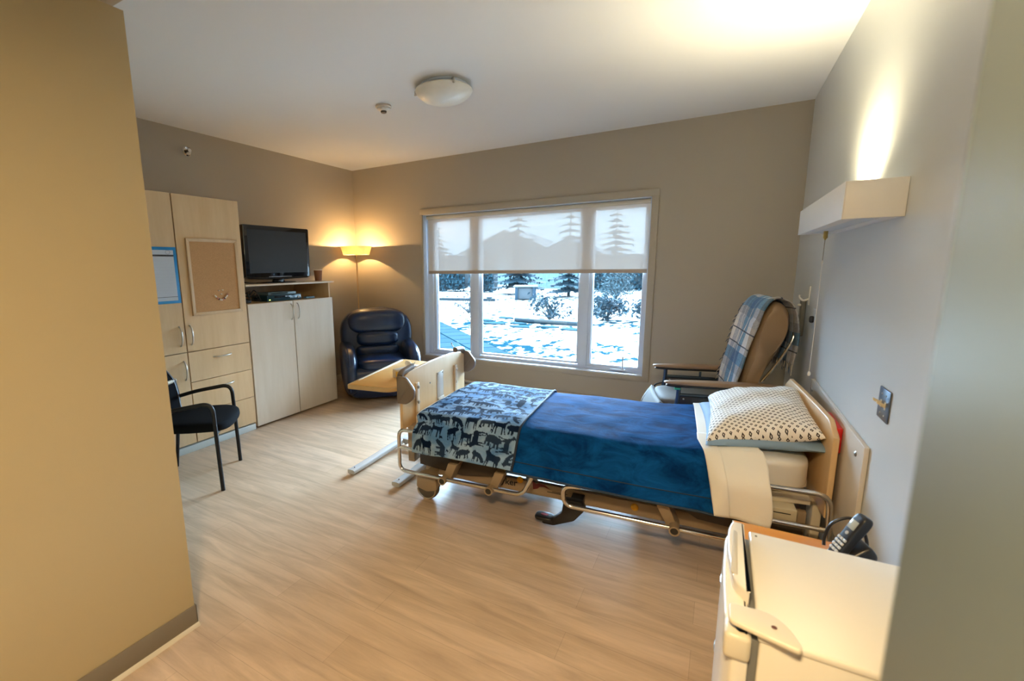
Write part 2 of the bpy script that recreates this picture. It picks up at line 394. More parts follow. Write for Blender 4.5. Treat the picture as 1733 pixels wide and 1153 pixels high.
MB().grid(lambda u, v: (-3.155+u*2.525, YB+.045, 1.445+v*.64), 8, 4).build('shade_fabric', shade_mat(), sh, world=True)
mb = MB(); mb.cyl((-3.165, YB+.045, 2.088), (-.622, YB+.045, 2.088), .022, n=20); mb.build('roller_tube', cream_trim, sh, world=True)
mb = MB(); mb.box(-3.155, -.630, YB+.038, YB+.052, 1.412, 1.450, .004); mb.build('hem_bar', pr('beige_hem', (0.50, 0.41, 0.33), .6), sh, world=True)
for xc in (-3.176, -.624): MB().box(xc-.006, xc+.006, YB+.02, YB+.07, 2.06, 2.112, .002).build('bracket', white_trim, sh, world=True)
# ================================================================== GARDEN BEYOND THE WINDOW
GZ = -0.25
def ground_mat():
    m, nt, out = new_mat('snowy_lawn'); b = nt.nodes.new('ShaderNodeBsdfPrincipled'); nt.links.new(b.outputs[0], out.inputs[0]); b.inputs['Roughness'].default_value = 1; b.inputs['Specular IOR Level'].default_value = 0
    tc = nt.nodes.new('ShaderNodeTexCoord'); mp = nt.nodes.new('ShaderNodeMapping'); mp.inputs['Scale'].default_value = (1.0, .55, 1); nt.links.new(tc.outputs['Object'], mp.inputs[0])
    n1 = N(nt, 'ShaderNodeTexNoise'); n1.inputs['Scale'].default_value = 4.2; n1.inputs['Detail'].default_value = 6; n1.inputs['Roughness'].default_value = .6; nt.links.new(mp.outputs[0], n1.inputs['Vector'])
    n2 = N(nt, 'ShaderNodeTexNoise'); n2.inputs['Scale'].default_value = .28; n2.inputs['Detail'].default_value = 2; nt.links.new(tc.outputs['Object'], n2.inputs['Vector'])
    ad = nt.nodes.new('ShaderNodeMath'); ad.operation = 'MULTIPLY_ADD'; ad.inputs[1].default_value = .55; nt.links.new(n2.outputs['Fac'], ad.inputs[0]); nt.links.new(n1.outputs['Fac'], ad.inputs[2])
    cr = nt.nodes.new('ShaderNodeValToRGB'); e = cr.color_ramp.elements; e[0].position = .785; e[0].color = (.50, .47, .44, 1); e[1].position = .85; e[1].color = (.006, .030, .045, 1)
    nt.links.new(ad.outputs[0], cr.inputs[0]); nt.links.new(cr.outputs[0], b.inputs['Base Color'])
    return m
o = MB().grid(lambda u, v: (-70+u*110, 5.15+v*75, GZ), 40, 30).build('ground', ground_mat(), smooth=False); o['kind'] = 'structure'
rnd = random.Random(7)
teal_dark = pr('hazy_blue_needles', (0.008, 0.036, 0.056), .8, var=.5, vscale=3)  # blue haze over the garden is put into these leaf colours
teal_mid = pr('hazy_blue_leaves', (0.014, 0.058, 0.085), .8, var=.5, vscale=3)
teal_pale = pr('hazy_frosted_leaves', (0.035, 0.075, 0.095), .8, var=.5, vscale=3)
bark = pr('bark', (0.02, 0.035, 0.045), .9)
def leafquad(mb, p, s, r):
    a = Vector((r.uniform(-1, 1), r.uniform(-1, 1), r.uniform(-1, 1))).normalized(); b = a.orthogonal().normalized()
    b = (b*math.cos(1.0)+a.cross(b)*math.sin(r.uniform(0, 6))).normalized()
    p = Vector(p); mb.poly([p-a*s, p+b*s*.45, p+a*s, p-b*s*.45])
def conifer(name, x, y, h, rad, z0, label, group=None, mat=None, n=15, seed=1):
    r = random.Random(seed); t = thing(name, label, 'tree', (x, y, GZ), 0, group)
    MB().cyl((0, 0, 0), (0, 0, h*.96), .10*h/6, .02, 10).build('trunk', bark, t)
    mb = MB(); k = 0
    for i in range(n):
        f = i/(n-1); z = z0+(h-z0)*f; R = rad*(1-f)**.85+.08
        for j in range(int(6+8*(1-f))):
            a = r.uniform(0, 2*PI); L = R*r.uniform(.75, 1.05); d = Vector((math.cos(a), math.sin(a), 0)); sd = Vector((-d.y, d.x, 0))
            p0 = Vector((0, 0, z)); w = .10+.17*L; P = []
            for q in range(6):
                g = q/5; P.append((p0+d*L*g+Vector((0, 0, -.42*L*g+.22*L*g*g)), w*(1-g)*(.5+g*1.6)+.015))
            for (A, wa), (B, wb) in zip(P, P[1:]):
                for s in (-1, 1): mb.poly([A, B, B+sd*s*wb+Vector((0, 0, -.35*wb)), A+sd*s*wa+Vector((0, 0, -.35*wa))])
            for q in range(10):
                g = r.random(); c = p0+d*L*g+sd*r.uniform(-1, 1)*w*(1-g)+Vector((0, 0, -.3*L*g)); leafquad(mb, c, .05+.05*L, r)
    mb.build('foliage', mat or teal_dark, t, smooth=False); return t
def shrub(name, x, y, rx, rz, label, leaves, ls, mat, group=None, seed=1, stems=9, spread=1.0, wood_mat=None):
    r = random.Random(seed); t = thing(name, label, 'shrub', (x, y, GZ), 0, group)
    mb = MB(); tips = []
    for i in range(stems):
        a = 2*PI*i/stems+r.uniform(-.3, .3); el = r.uniform(.12, 1.35); e = Vector((math.cos(a)*rx*math.cos(el), math.sin(a)*rx*math.cos(el), rz*(.12+.88*math.sin(el))*r.uniform(.8, 1)))
        pts = [Vector((0, 0, 0)), e*.45+Vector((0, 0, .10*rz)), e]; mb.tube(pts, [.020, .006], 6, sm=3); tips += [e, e*.7]
        for k in range(3):
            f = r.uniform(.3, .8); b = e*f; c = b+Vector((r.uniform(-.3, .3)*rx, r.uniform(-.3, .3)*rx, r.uniform(.0, .3)*rz)); mb.tube([b, c], [.009, .004], 5); tips.append(c)
    mb.build('stems', wood_mat or bark, t)
    mb = MB()
    for k in range(leaves):
        e = tips[r.randrange(len(tips))]; q = e+Vector((r.gauss(0, .12)*rx, r.gauss(0, .12)*rx, r.gauss(0, .10)*rz)); q.z = max(q.z, .03)
        leafquad(mb, q, ls*r.uniform(.6, 1.2), r)
    mb.build('foliage', mat, t, smooth=False); return t
def hedge(name, x0, x1, y, h, d, label, seed, mat=None):
    r = random.Random(seed); t = thing(name, label, 'hedge', ((x0+x1)/2, y, GZ))
    L = x1-x0
    mb = MB(); mb.puff((0, 0, h*.5), (L/2-.1, d/2-.1, h*.5-.05), 8, 6); mb.build('inner_branches', bark, t)
    mb = MB()
    for k in range(int(1500*L*h/12)+300):
        u = r.uniform(-1, 1); v = r.uniform(0, 1); side = r.random()
        p = (u*L/2, -d/2+r.uniform(-.08, .12), v*h) if side < .7 else (u*L/2, r.uniform(-d/2, d/2), h+r.uniform(-.1, .08))
        leafquad(mb, p, .16*r.uniform(.6, 1.2), r)
    mb.build('foliage', mat or teal_mid, t, smooth=False); return t
hedge('cedar_hedge', -25.5, -15.5, 29.0, 2.4, 1.5, 'tall dense cedar hedge beyond the lawn, seen in the left pane', 3)
hedge('clipped_hedge', -14.8, -13.0, 28.3, 2.6, 1.2, 'clipped evergreen hedge left of the spruce, showing in the middle pane', 4)
hedge('yard_hedge', -8.2, 2.5, 33.0, 2.3, 1.2, 'low haze-blue hedge across the back of the yard, seen in the right pane', 5)
conifer('spruce_tree', -10.9, 26.8, 5.6, 1.8, .75, 'broad spruce tree standing right behind the wooden planter', seed=11)
conifer('spruce_tree', -7.3, 25.4, 5.4, 1.3, .55, 'narrow spruce tree between the shed and the right mullion', seed=12)
conifer('pine_tree', -8.1, 42.0, 7.4, 2.5, 1.0, 'tall conifer far beyond the yard hedge, dim through the right end of the shade', seed=13)
conifer('pine_tree', -20.5, 33.0, 5.2, 2.2, 1.0, 'rounded conifer behind the cedar hedge in the left pane', seed=14)
# white garden shed with vertical siding, and house beyond
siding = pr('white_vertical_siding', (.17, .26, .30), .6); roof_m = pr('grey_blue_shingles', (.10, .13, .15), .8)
s = thing('garden_shed', 'white garden shed with vertical ribbed siding and a low pitched roof', 'shed', (-9.4, 34.0, GZ))
mb = MB(); mb.box(-3.8, 2.7, 0, 3, 0, 2.1)
for i in range(44): mb.box(-3.8+i*.15, -3.8+i*.15+.05, -.03, 0, 0, 2.1)
mb.build('wall', siding, s, smooth=False)
MB().prism([(-4.1, 2.1), (3.0, 2.1), (-.55, 3.7)], 'y', -.3, 3.3).build('roof', roof_m, s, smooth=False)
mb = MB(); mb.box(-.9, .3, -.06, -.02, .05, 1.5); mb.build('door', pr('pale_shed_door', (.13, .22, .26), .6), s, smooth=False)
h = thing('neighbour_house', 'pale two gabled house beyond the hedge, seen through the sheer shade', 'house', (-17.5, 40, GZ))
MB().box(-4.5, 4.5, 0, 7, 0, 2.9).build('wall', siding, h, smooth=False)
MB().prism([(-5, 2.9), (5, 2.9), (0, 5.0)], 'y', -.4, 7.4).build('roof', roof_m, h, smooth=False)
# planter
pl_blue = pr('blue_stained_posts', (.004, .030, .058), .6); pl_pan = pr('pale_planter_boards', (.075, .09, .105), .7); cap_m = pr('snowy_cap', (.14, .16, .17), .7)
p = thing('wooden_planter', 'wooden planter box with dark blue posts and pale panels on the snowy lawn', 'planter', (-8.75, 22.6, GZ), math.radians(18))
mb = MB(); mb.box(-.42, .42, -.42, .42, .05, .62, .01); mb.build('panel', pl_pan, p)
for sx in (-1, 1):
    for sy in (-1, 1): MB().box(sx*.44-.075, sx*.44+.075, sy*.44-.075, sy*.44+.075, 0, .66, .01).build('post', pl_blue, p)
MB().box(-.60, .60, -.60, .60, .66, .73, .015).build('cap_board', cap_m, p)
# shrubs
shrub('garden_shrub', -4.75, 14.4, .75, .85, 'leafy shrub right of the lawn centre, beside the flagstones', 420, .075, teal_dark, seed=21, stems=12)
shrub('garden_shrub', -3.05, 14.9, .78, .80, 'dense dark shrub in the right pane, nearer of the two beside the mullion', 800, .08, teal_dark, seed=22, stems=12)
shrub('garden_shrub', -2.05, 15.4, .45, .72, 'small upright dark shrub at the right end of the right pane', 260, .07, teal_dark, seed=23, stems=6)
shrub('frosted_shrub', -4.5, 24.0, .95, 1.75, 'large rounded pale shrub standing before the yard hedge', 1500, .085, teal_pale, seed=24, stems=18)
shrub('bare_shrub', -8.15, 15.2, .75, .85, 'thin twiggy shrub on the snow in the left pane', 130, .06, pr('dry_leaves', (.02, .035, .05), .8), seed=25, stems=12)
# flagstones, log edging, path light, patio
stone = pr('grey_flagstone', (.025, .055, .072), .9, spec=0, var=.4, vscale=4)
fs = [(-6.6, 13.3, .42), (-5.9, 12.7, .40), (-5.25, 12.95, .30), (-4.9, 12.3, .36), (-4.15, 12.55, .34), (-6.2, 14.2, .33), (-3.45, 12.3, .34)]
for i, (x, y, s_) in enumerate(fs):
    r = random.Random(40+i); mb = MB()
    mb.prism([(math.cos(a)*s_*r.uniform(.75, 1.1), math.sin(a)*s_*.6*r.uniform(.8, 1.1)) for a in [k*2*PI/9 for k in range(9)]], 'z', 0, .035, .01)
    o = mb.build('flagstone', stone); o.location = (x, y, GZ); tag(o, 'flat grey flagstone in the snow before the leafy shrub', 'stone', 'flagstones across the lawn')
mb = MB(); mb.tube([(-5.55, 13.55, GZ+.06), (-5.2, 13.35, GZ+.06), (-4.4, 13.25, GZ+.06), (-3.5, 13.2, GZ+.05)], .075, 10, sm=4)
tag(mb.build('log_edging', pr('wet_log', (.004, .018, .028), .8)), 'dark log edging lying under the leafy shrub', 'log')
t = thing('path_light', 'small dark stake light standing on the lawn', 'garden light', (-8.3, 17.3, GZ))
MB().cyl((0, 0, 0), (0, 0, .34), .018).build('stake', bark, t); MB().lathe([(0, .30), (.05, .30), (.13, .46), (.15, .48), (0, .50)]).build('lamp_head', bark, t)
mb = MB(); mb.box(-3.9, 0, -.06, .06, 0, .14, .02); o = mb.build('timber_edging', pr('shadowed_timber', (.004, .02, .032), .8)); o.location = (-9.7, 20.9, GZ); o.rotation_euler = (0, 0, math.radians(8)); tag(o, 'low timber edging with its dark shadow line, running left from the planter', 'timber')  # near-black colour holds the edging's shadow line as well
def paver_mat():
    m, nt, out = new_mat('wet_pavers'); b = nt.nodes.new('ShaderNodeBsdfPrincipled'); nt.links.new(b.outputs[0], out.inputs[0]); b.inputs['Roughness'].default_value = 1; b.inputs['Specular IOR Level'].default_value = 0
    tc = nt.nodes.new('ShaderNodeTexCoord'); br = nt.nodes.new('ShaderNodeTexBrick'); br.offset = .5
    br.inputs['Scale'].default_value = 1; br.inputs['Brick Width'].default_value = .62; br.inputs['Row Height'].default_value = .62; br.inputs['Mortar Size'].default_value = .022
    br.inputs['Color1'].default_value = (.022, .045, .060, 1); br.inputs['Color2'].default_value = (.028, .052, .068, 1); br.inputs['Mortar'].default_value = (.004, .014, .02, 1)
    nt.links.new(tc.outputs['Object'], br.inputs['Vector']); nt.links.new(br.outputs['Color'], b.inputs['Base Color']); return m
pa = bpy.data.objects.new
mb = MB(); mb.prism([(-14.0, -6.0), (0.0, -6.0), (0.0, 0.0), (-14.0, 0.0)], 'z', 0, .03)
o = mb.build('patio', paver_mat(), smooth=False); o.location = (-3.2, 8.0, GZ); o.rotation_euler = (0, 0, math.atan2(12.129-8.392, -7.584+3.734)+PI)
o['kind'] = 'structure'
# ================================================================== LEFT WALL: WARDROBE, TV CABINET
def bow(name, p, d, L, parent):
    mb = MB(); arc_handle(mb, p, d, (1, 0, 0), L); return mb.build(name, steel, parent, world=True)
YW0, YWS, YW1 = 1.40, 2.066, 2.644
wr = thing('wardrobe', 'tall maple laminate wardrobe with doors over three drawers against the left wall', 'wardrobe', ((XL+XC)/2, (YW0+YW1)/2, 0))
MB().box(XL+.004, XC-.034, YW0, YW1, .06, 2.088, .001).build('carcass', maple, wr, world=True)
mb = MB(); mb.box(XL+.004, XC-.022, YW0, YW1-.004, 0, .059); mb.box(XC-.022, XC-.004, YW0, YW1-.010, 0, .058, .003); mb.build('toe_kick', pr('grey_toe_kick', (.52, .56, .55), .45), wr, world=True)
G2 = .0024
def panel(name, y0, y1, z0, z1, parent, mat=maple, h=None):
    o = MB().box(XC-.020, XC, y0+G2*1.8, y1-G2*1.8, z0+G2, z1-G2, .0012, 1).build(name, mat, parent, world=True)
    if h: bow('handle', h[0], h[1], h[2], o)
    return o
V, Hh = (0, 0, 1), (0, 1, 0)
panel('door', YW0, YWS, .840, 2.090, wr, h=((XC, 2.021, .975), V, .155))
panel('door', YWS, YW1, .840, 2.090, wr, h=((XC, 2.107, .976), V, .155))
panel('door', YW0, YWS, .070, .838, wr, h=((XC, 2.028, .693), V, .155))
for z0, z1 in ((.585, .838), (.323, .585), (.070, .323)):
    panel('drawer', YWS, YW1, z0, z1, wr, h=((XC, 2.365, z1-.072), Hh, .16))
# TV cabinet
YT0, YT1, YTS = 2.647, 3.716, 3.170
tv_white = wood('pale_maple_laminate', (.62, .54, .44), (.70, .63, .54), 'z', .4)
tc_ = thing('tv_cabinet', 'low pale maple two door cabinet with an open shelf under the television', 'cabinet', ((XL+XC)/2, (YT0+YT1)/2, 0))
mb = MB(); X0 = XL+.004; X1 = XC-.034
mb.box(X0, X1, YT0, YT0+.016, .02, 1.344); mb.box(X0, X1, YT1-.016, YT1, .02, 1.344); mb.box(X0, X1, YT0+.016, YT1-.016, .02, .04)
mb.box(X0, X0+.008, YT0+.016, YT1-.016, .04, 1.344); mb.box(X0+.008, X1, YT0+.016, YT1-.016, 1.165, 1.183)
mb.build('carcass', maple, tc_, world=True)
MB().box(XL+.004, XC+.005, YT0, YT1+.035, 1.344, 1.361, .002).build('top_board', tv_white, tc_, world=True)
mb = MB(); mb.box(X0+.03, X1-.03, YT0+.01, YT1-.01, 0, .02); mb.build('plinth', dark_gap, tc_, world=True)
panel('door', YT0+.003, YTS, .020, 1.185, tc_, tv_white, ((XC, 3.141, 1.075), V, .155))
panel('door', YTS, YT1, .020, 1.185, tc_, tv_white, ((XC, 3.222, 1.078), V, .155))
# television
tv = thing('television', 'black flat television on a pedestal stand on top of the low cabinet', 'television', (-3.88, 3.16, 1.361))
TX = -3.845
mb = MB(); P = rpoly([(2.765, 1.425), (2.80, 1.405), (3.16, 1.392), (3.52, 1.405), (3.553, 1.425), (3.560, 1.914), (2.770, 1.914)], [.01, .05, .5, .05, .01, .02, .02], 5)
mb.prism(P, 'x', TX-.06, TX, .008); mb.build('bezel', black_gloss, tv, world=True)
mb = MB(); mb.prism([(2.84, 1.55), (3.48, 1.55), (3.45, 1.87), (2.87, 1.87)], 'x', TX-.10, TX-.055, .01); mb.build('back_housing', black_plastic, tv, world=True)
MB().box(TX-.002, TX+.0012, 2.812, 3.518, 1.462, 1.872).build('screen', pr('dark_screen', (.018, .018, .018), .30), tv, world=True, smooth=False)
mb = MB(); mb.box(TX-.002, TX+.0015, 3.02, 3.30, 1.422, 1.427); mb.build('trim_strip', grey_metal, tv, world=True)
mb = MB(); mb.prism(rpoly([(3.10, 1.372), (3.24, 1.372), (3.22, 1.41), (3.12, 1.41)], .006), 'x', TX-.07, TX-.035, .003); mb.build('stand_neck', black_gloss, tv, world=True)
mb = MB(); mb.lathe([(0, 0), (1, 0), (1.0, .3), (.94, .7), (.3, 1.0), (0, 1.0)], M=Matrix.Translation((TX-.055, 3.15, 1.3615)) @ Matrix.Diagonal((.115, .235, .014, 1)), n=40); mb.build('stand_base', black_gloss, tv, world=True)
mb = MB(); mb.tube([(TX-.09, 2.84, 1.60), (TX-.12, 2.80, 1.42), (TX-.09, 2.82, 1.372), (TX-.05, 2.93, 1.367)], .004, 8, sm=5); mb.build('power_cord', black_plastic, tv, world=True)
cup = thing('cup', 'brown paper cup on the cabinet top beside the television', 'cup', (-3.90, 3.715, 1.361))
MB().lathe([(0, .002), (.036, 0), (.046, .118), (.042, .118), (.034, .008), (0, .008)], n=28).build('cup_wall', pr('brown_cup', (.30, .12, .05), .5), cup)
MB().lathe([(.0435, .116), (.0475, .117), (.0485, .1205), (.0475, .124), (.0435, .124), (.0430, .120), (.0435, .116)], n=28).build('rim', white_plastic, cup)
# devices in the shelf niche
ZN = 1.1835
def device(name, label, cat, y0, y1, x1, d, z0, h, mat, lights=True):
    t = thing(name, label, cat, (x1-d/2, (y0+y1)/2, z0))
    MB().box(x1-d, x1, y0, y1, z0, z0+h, .004).build('body', mat, t, world=True)
    return t
blue_gloss = pr('blue_black_gloss', (.012, .05, .085), .12, coat=.3)
dv = device('disc_player', 'blue-black disc player in the open shelf of the low cabinet', 'disc player', 2.935, 3.355, -3.79, .24, ZN, .060, blue_gloss)
mb = MB(); mb.box(-3.79, -3.7885, 3.02, 3.22, ZN+.034, ZN+.050, .001); mb.build('disc_tray', black_gloss, dv, world=True)
mb = MB(); mb.box(-3.79, -3.787, 2.955, 2.972, ZN+.012, ZN+.022, .001); mb.build('indicator_light', pr('yellow_light', (.6, .7, .2), .3, emit=(.7, .9, .25), estr=.8), dv, world=True)
mb = MB(); mb.cyl((-3.79, 3.32, ZN+.03), (-3.783, 3.32, ZN+.03), .012); mb.build('dial', grey_metal, dv, world=True)
sb = device('set_top_box', 'slim grey set top box lying on the disc player', 'set top box', 2.965, 3.31, -3.81, .18, ZN+.0605, .028, pr('slim_box_grey', (.10, .16, .20), .25))
mb = MB(); mb.box(-3.81, -3.809, 3.0, 3.2, ZN+.0625+.010, ZN+.0625+.018); mb.build('display', black_gloss, sb, world=True)
rm = thing('remote_control', 'small blue-grey remote lying right of the disc player in the shelf', 'remote', (-3.80, 3.46, ZN))
MB().box(-3.82, -3.775, 3.41, 3.53, ZN, ZN+.022, .006).build('body', pr('remote_body', (.10, .22, .32), .4), rm, world=True)
mb = MB()
for i in range(6): mb.box(-3.812, -3.783, 3.425+i*.016, 3.434+i*.016, ZN+.0215, ZN+.0235, .0006)
mb.build('button_row', black_plastic, rm, world=True)
r = random.Random(5); cb = thing('cable_tangle', 'tangle of black cables in the left end of the open shelf', 'cables', (-3.9, 2.77, ZN))
for k in range(5):
    pts = [(-3.86+r.uniform(-.1, .06), 2.70+.038*j+r.uniform(-.015, .02), ZN+.012+abs(math.sin(j*1.7+k))*(.02+.022*k)) for j in range(6)]
    MB().tube(pts, .0045, 8, sm=5).build('cable', black_plastic, cb, world=True)
mb = MB(); mb.box(-3.88, -3.82, 2.70, 2.78, ZN, ZN+.03, .006); mb.build('power_adapter', black_plastic, cb, world=True)
# corkboard with beads, whiteboard
ck = thing('cork_board', 'cork notice board in a light wood frame hung on the wardrobe door', 'notice board', (XC, 2.36, 1.44))
YB0, YB1, ZB0, ZB1 = 2.138, 2.587, 1.131, 1.751
def cork():
    m = pr('cork', (.50, .29, .135), .9, bump=.3, bscale=300, var=.25, vscale=160); return m
MB().box(XC+.001, XC+.010, YB0+.01, YB1-.01, ZB0+.01, ZB1-.01).build('cork_sheet', cork(), ck, world=True, smooth=False)
fr_w = wood('pale_frame_wood', (.56, .40, .24), (.66, .50, .32), 'z', .5)
def frame4(y0, y1, z0, z1, w, d, name, mat, parent, x=XC):
    mb = MB()
    mb.prism([(y0, z0), (y0+w, z0+w), (y0+w, z1-w), (y0, z1)], 'x', x+.0005, x+d, .002); mb.prism([(y1, z0), (y1-w, z0+w), (y1-w, z1-w), (y1, z1)], 'x', x+.0005, x+d, .002)
    mb.prism([(y0, z0), (y1, z0), (y1-w, z0+w), (y0+w, z0+w)], 'x', x+.0005, x+d, .002); mb.prism([(y0, z1), (y1, z1), (y1-w, z1-w), (y0+w, z1-w)], 'x', x+.0005, x+d, .002)
    return mb.build(name, mat, parent, world=True)
frame4(YB0, YB1, ZB0, ZB1, .024, .020, 'frame', fr_w, ck)
bd_ = thing('bead_bracelet', 'bead bracelet hanging in a curve from pins on the cork board', 'bracelet', (XC+.012, 2.40, 1.26))
bead_mats = [pr('pearl_bead', (.75, .70, .62), .2), pr('dark_bead', (.05, .03, .05), .2), pr('rose_bead', (.55, .25, .2), .25), pr('clear_bead', (.8, .8, .78), .1)]
for k in range(15):
    f = k/14; y = 2.338+f*.118; z = 1.283-.040*math.sin(PI*f)+.004*f
    MB().puff((XC+.018, y, z), (.0075, .0078, .0078), 2, 5).build('bead', bead_mats[(k*7+k//3) % 4], bd_, world=True)
MB().tube([(XC+.018, 2.338+f*.118, 1.283-.040*math.sin(PI*f)+.004*f) for f in [k/14 for k in range(15)]], .0012, 5).build('string', white_plastic, bd_, world=True)
for i, (y, z) in enumerate(((2.375, 1.325), (2.41, 1.328), (2.395, 1.295))):
    t = thing('push_pin', ('clear push pin above the bracelet, left one', 'clear push pin above the bracelet, right one', 'clear push pin just over the middle of the bead bracelet')[i], 'push pin', (XC+.010, y, z), 0, 'push pins on the cork board')
    MB().lathe([(0, 0), (.0035, 0), (.0035, .004), (.0022, .010), (.0045, .014), (.0045, .017), (0, .018)], M=Matrix.Translation((0, 0, 0)) @ Matrix.Rotation(PI/2, 4, 'Y'), n=14).build('pin_head', bead_mats[0], t)
    MB().cyl((-.008, 0, 0), (.001, 0, 0), .0006, n=6).build('pin_point', steel, t)
wb_ = thing('message_board', 'white message board with a bright blue border on the wardrobe door', 'message board', (XC, 1.85, 1.46))
blue = pr('bright_blue_border', (.0, .20, .48), .45); paper = pr('pale_board_face', (.52, .58, .68), .4); ink = pr('black_ink', (.008, .008, .012), .5)
MB().box(XC+.0004, XC+.004, 1.60, 2.060, 1.243, 1.678, .001).build('border', blue, wb_, world=True)
MB().box(XC+.0035, XC+.0050, 1.64, 2.036, 1.265, 1.654).build('writing_surface', paper, wb_, world=True, smooth=False)
MB().box(XC+.0048, XC+.0056, 1.64, 2.036, 1.606, 1.619).build('header_bar', ink, wb_, world=True, smooth=False)
MB().box(XC+.0048, XC+.0056, 1.64, 2.036, 1.293, 1.296).build('footer_line', ink, wb_, world=True, smooth=False)
mb = MB()
for i in range(11): mb.box(XC+.0048, XC+.0053, 1.64, 2.030, 1.322+i*.025, 1.3226+i*.025)
mb.build('ruled_lines', pr('pale_rules', (.40, .47, .58), .5), wb_, world=True, smooth=False)
mb = MB(); mb.tube([(XC+.0055, 1.995+.017*math.cos(a), 1.638+.014*math.sin(a)) for a in [k*2*PI/20 for k in range(20)]], .0014, 6, closed=True); mb.build('logo_ring', pr('grey_ink', (.25, .3, .36), .5), wb_, world=True)

# ================================================================== GUEST CHAIR
gc = thing('guest_chair', 'black guest chair with open arms and mesh back half hidden by the partition', 'chair', (-3.207, 1.757, 0), math.radians(42.6))
mb = MB(); mb.puff((.075, 0, .445), (.235, .245, .040), 4.5, 12, lambda q: (q.x*(1-.10*q.y*q.y), q.y*(1-.10*max(0, -q.x)), q.z-.25*max(0, q.x)**3)); mb.build('seat', black_fabric, gc)
for sy in (-1, 1):
    y = sy*.256
    p = rpath([(.242, y, 0), (.228, y, .625), (-.02, y, .590), (-.142, y*.97, .560)], .075, 8)
    MB().tube(p, .0140, 12).build('arm_leg_tube', black_metal, gc)
    MB().tube(rpath([(-.215, y*.98, 0), (-.165, y*.96, .40), (-.142, y*.95, .55), (-.165, y*.94, .69)], .12, 6), .0125, 12).build('back_leg', black_metal, gc)
mb = MB(); mb.tube([(.235, -.256, .41), (.235, .256, .41)], .011, 10); mb.tube([(-.16, -.25, .41), (-.16, .25, .41)], .011, 10); mb.build('seat_frame', black_metal, gc)
def backf(u, v):
    z = .47+.37*v; t = max(0, v-.58)/.42; w = .232-.125*t**1.3-.05*max(0, .3-v); y = (u*2-1)*w
    return (-.135-.075*v-.035*(1-(u*2-1)**2)+.01*math.sin(PI*v), y, z)
MB().grid(backf, 20, 16).build('backrest', pr('black_mesh', (.005, .006, .008), .9, spec=.1, bump=.5, bscale=900), gc, thick=.012)
mb = MB(); mb.tube([backf(u/12, 1) for u in range(13)], .012, 10); mb.tube([backf(u/12, 0) for u in range(13)], .010, 10); mb.tube([backf(0, v/8) for v in range(9)], .012, 8); mb.tube([backf(1, v/8) for v in range(9)], .012, 8); mb.build('back_frame', black_plastic, gc)
mb = MB(); mb.tube([(-.165, -.262, .682), (-.19, -.14, .682), (-.205, 0, .682), (-.19, .14, .682), (-.165, .262, .682)], .016, 10, sm=4); mb.build('back_band', pr('beige_band', (.50, .42, .31), .5), gc, label='beige band across the mesh back')

# ================================================================== FLOOR LAMP IN THE CORNER
fl = thing('floor_lamp', 'slim floor lamp with a shallow lit drum shade in the room corner', 'lamp', (-4.065, 4.545, 0))
MB().lathe([(0, 0), (.13, 0), (.135, .008), (.12, .018), (.02, .026), (0, .026)]).build('base', steel, fl)
MB().cyl((0, 0, .02), (0, 0, 1.735), .0085, n=14).build('pole', pr('brass_pole', (.70, .52, .28), .3, metal=1), fl)
def lampshade():
    m, nt, out = new_mat('cream_lampshade'); d = nt.nodes.new('ShaderNodeBsdfDiffuse'); t = nt.nodes.new('ShaderNodeBsdfTranslucent')
    d.inputs['Color'].default_value = (.80, .66, .42, 1); t.inputs['Color'].default_value = (.86, .60, .26, 1)
    mx = nt.nodes.new('ShaderNodeMixShader'); mx.inputs[0].default_value = .10; nt.links.new(d.outputs[0], mx.inputs[1]); nt.links.new(t.outputs[0], mx.inputs[2]); nt.links.new(mx.outputs[0], out.inputs[0]); return m
MB().lathe([(.164, 1.665), (.198, 1.768)], n=48).build('lamp_shade', lampshade(), fl)
mb = MB()
for k in range(3):
    a = k*2*PI/3+.4; mb.tube([(.012*math.cos(a), .012*math.sin(a), 1.70), (.176*math.cos(a), .176*math.sin(a), 1.70)], .0025, 6)
mb.lathe([(.0, 1.69), (.016, 1.69), (.016, 1.712), (0, 1.712)]); mb.build('shade_spider', steel, fl)
MB().puff((0, 0, 1.738), (.024, .024, .026), 2, 8).build('bulb', pr('lit_bulb', (1, .9, .7), .5, emit=(1, .72, .38), estr=14), fl)
LAMP_W = 85
o = lamp('POINT', 'floor_lamp_light', (-4.065, 4.545, 1.748), LAMP_W, (1.0, .58, .22), shadow_soft_size=.022)
# ================================================================== NAVY ARMCHAIR
ac = thing('armchair', 'navy blue leather armchair in the corner by the window', 'armchair', (-3.47, 4.20, 0), math.radians(47))
def base_fn(q): return (q.x*(1-.06*max(0, -q.z)), q.y*(1-.06*max(0, -q.z)), q.z)
MB().puff((0, -.03, .215), (.405, .360, .195), 6, 12, base_fn).build('base', navy_leather, ac)
MB().puff((0, -.06, .415), (.285, .335, .075), 4, 12, lambda q: (q.x, q.y, q.z*(1-.15*q.x*q.x))).build('seat_cushion', navy_leather, ac)
for sx in (-1, 1):
    def arm(q, sx=sx):
        y = q.y; z = q.z
        if z > 0: z = z*(1-.42*max(0, -y)**2.2)+.30*max(0, y)*z
        x = q.x*(1-.25*max(0, -y)**4)
        return (x+sx*.12*z, y, z)
    MB().puff((sx*.360, -.03, .335), (.092, .385, .275), 3.6, 14, arm).build('arm', navy_leather, ac)
    mb = MB()
    P = []
    for k in range(13):
        t = k/12; P.append((sx*.380, -.402+.012*t, .14+.36*t))
    P += [(sx*.380, -.365, .545), (sx*.385, -.26, .585), (sx*.387, -.12, .618)]
    mb.tube(P, .006, 8, sm=2); mb.build('arm_piping', navy_leather, ac)
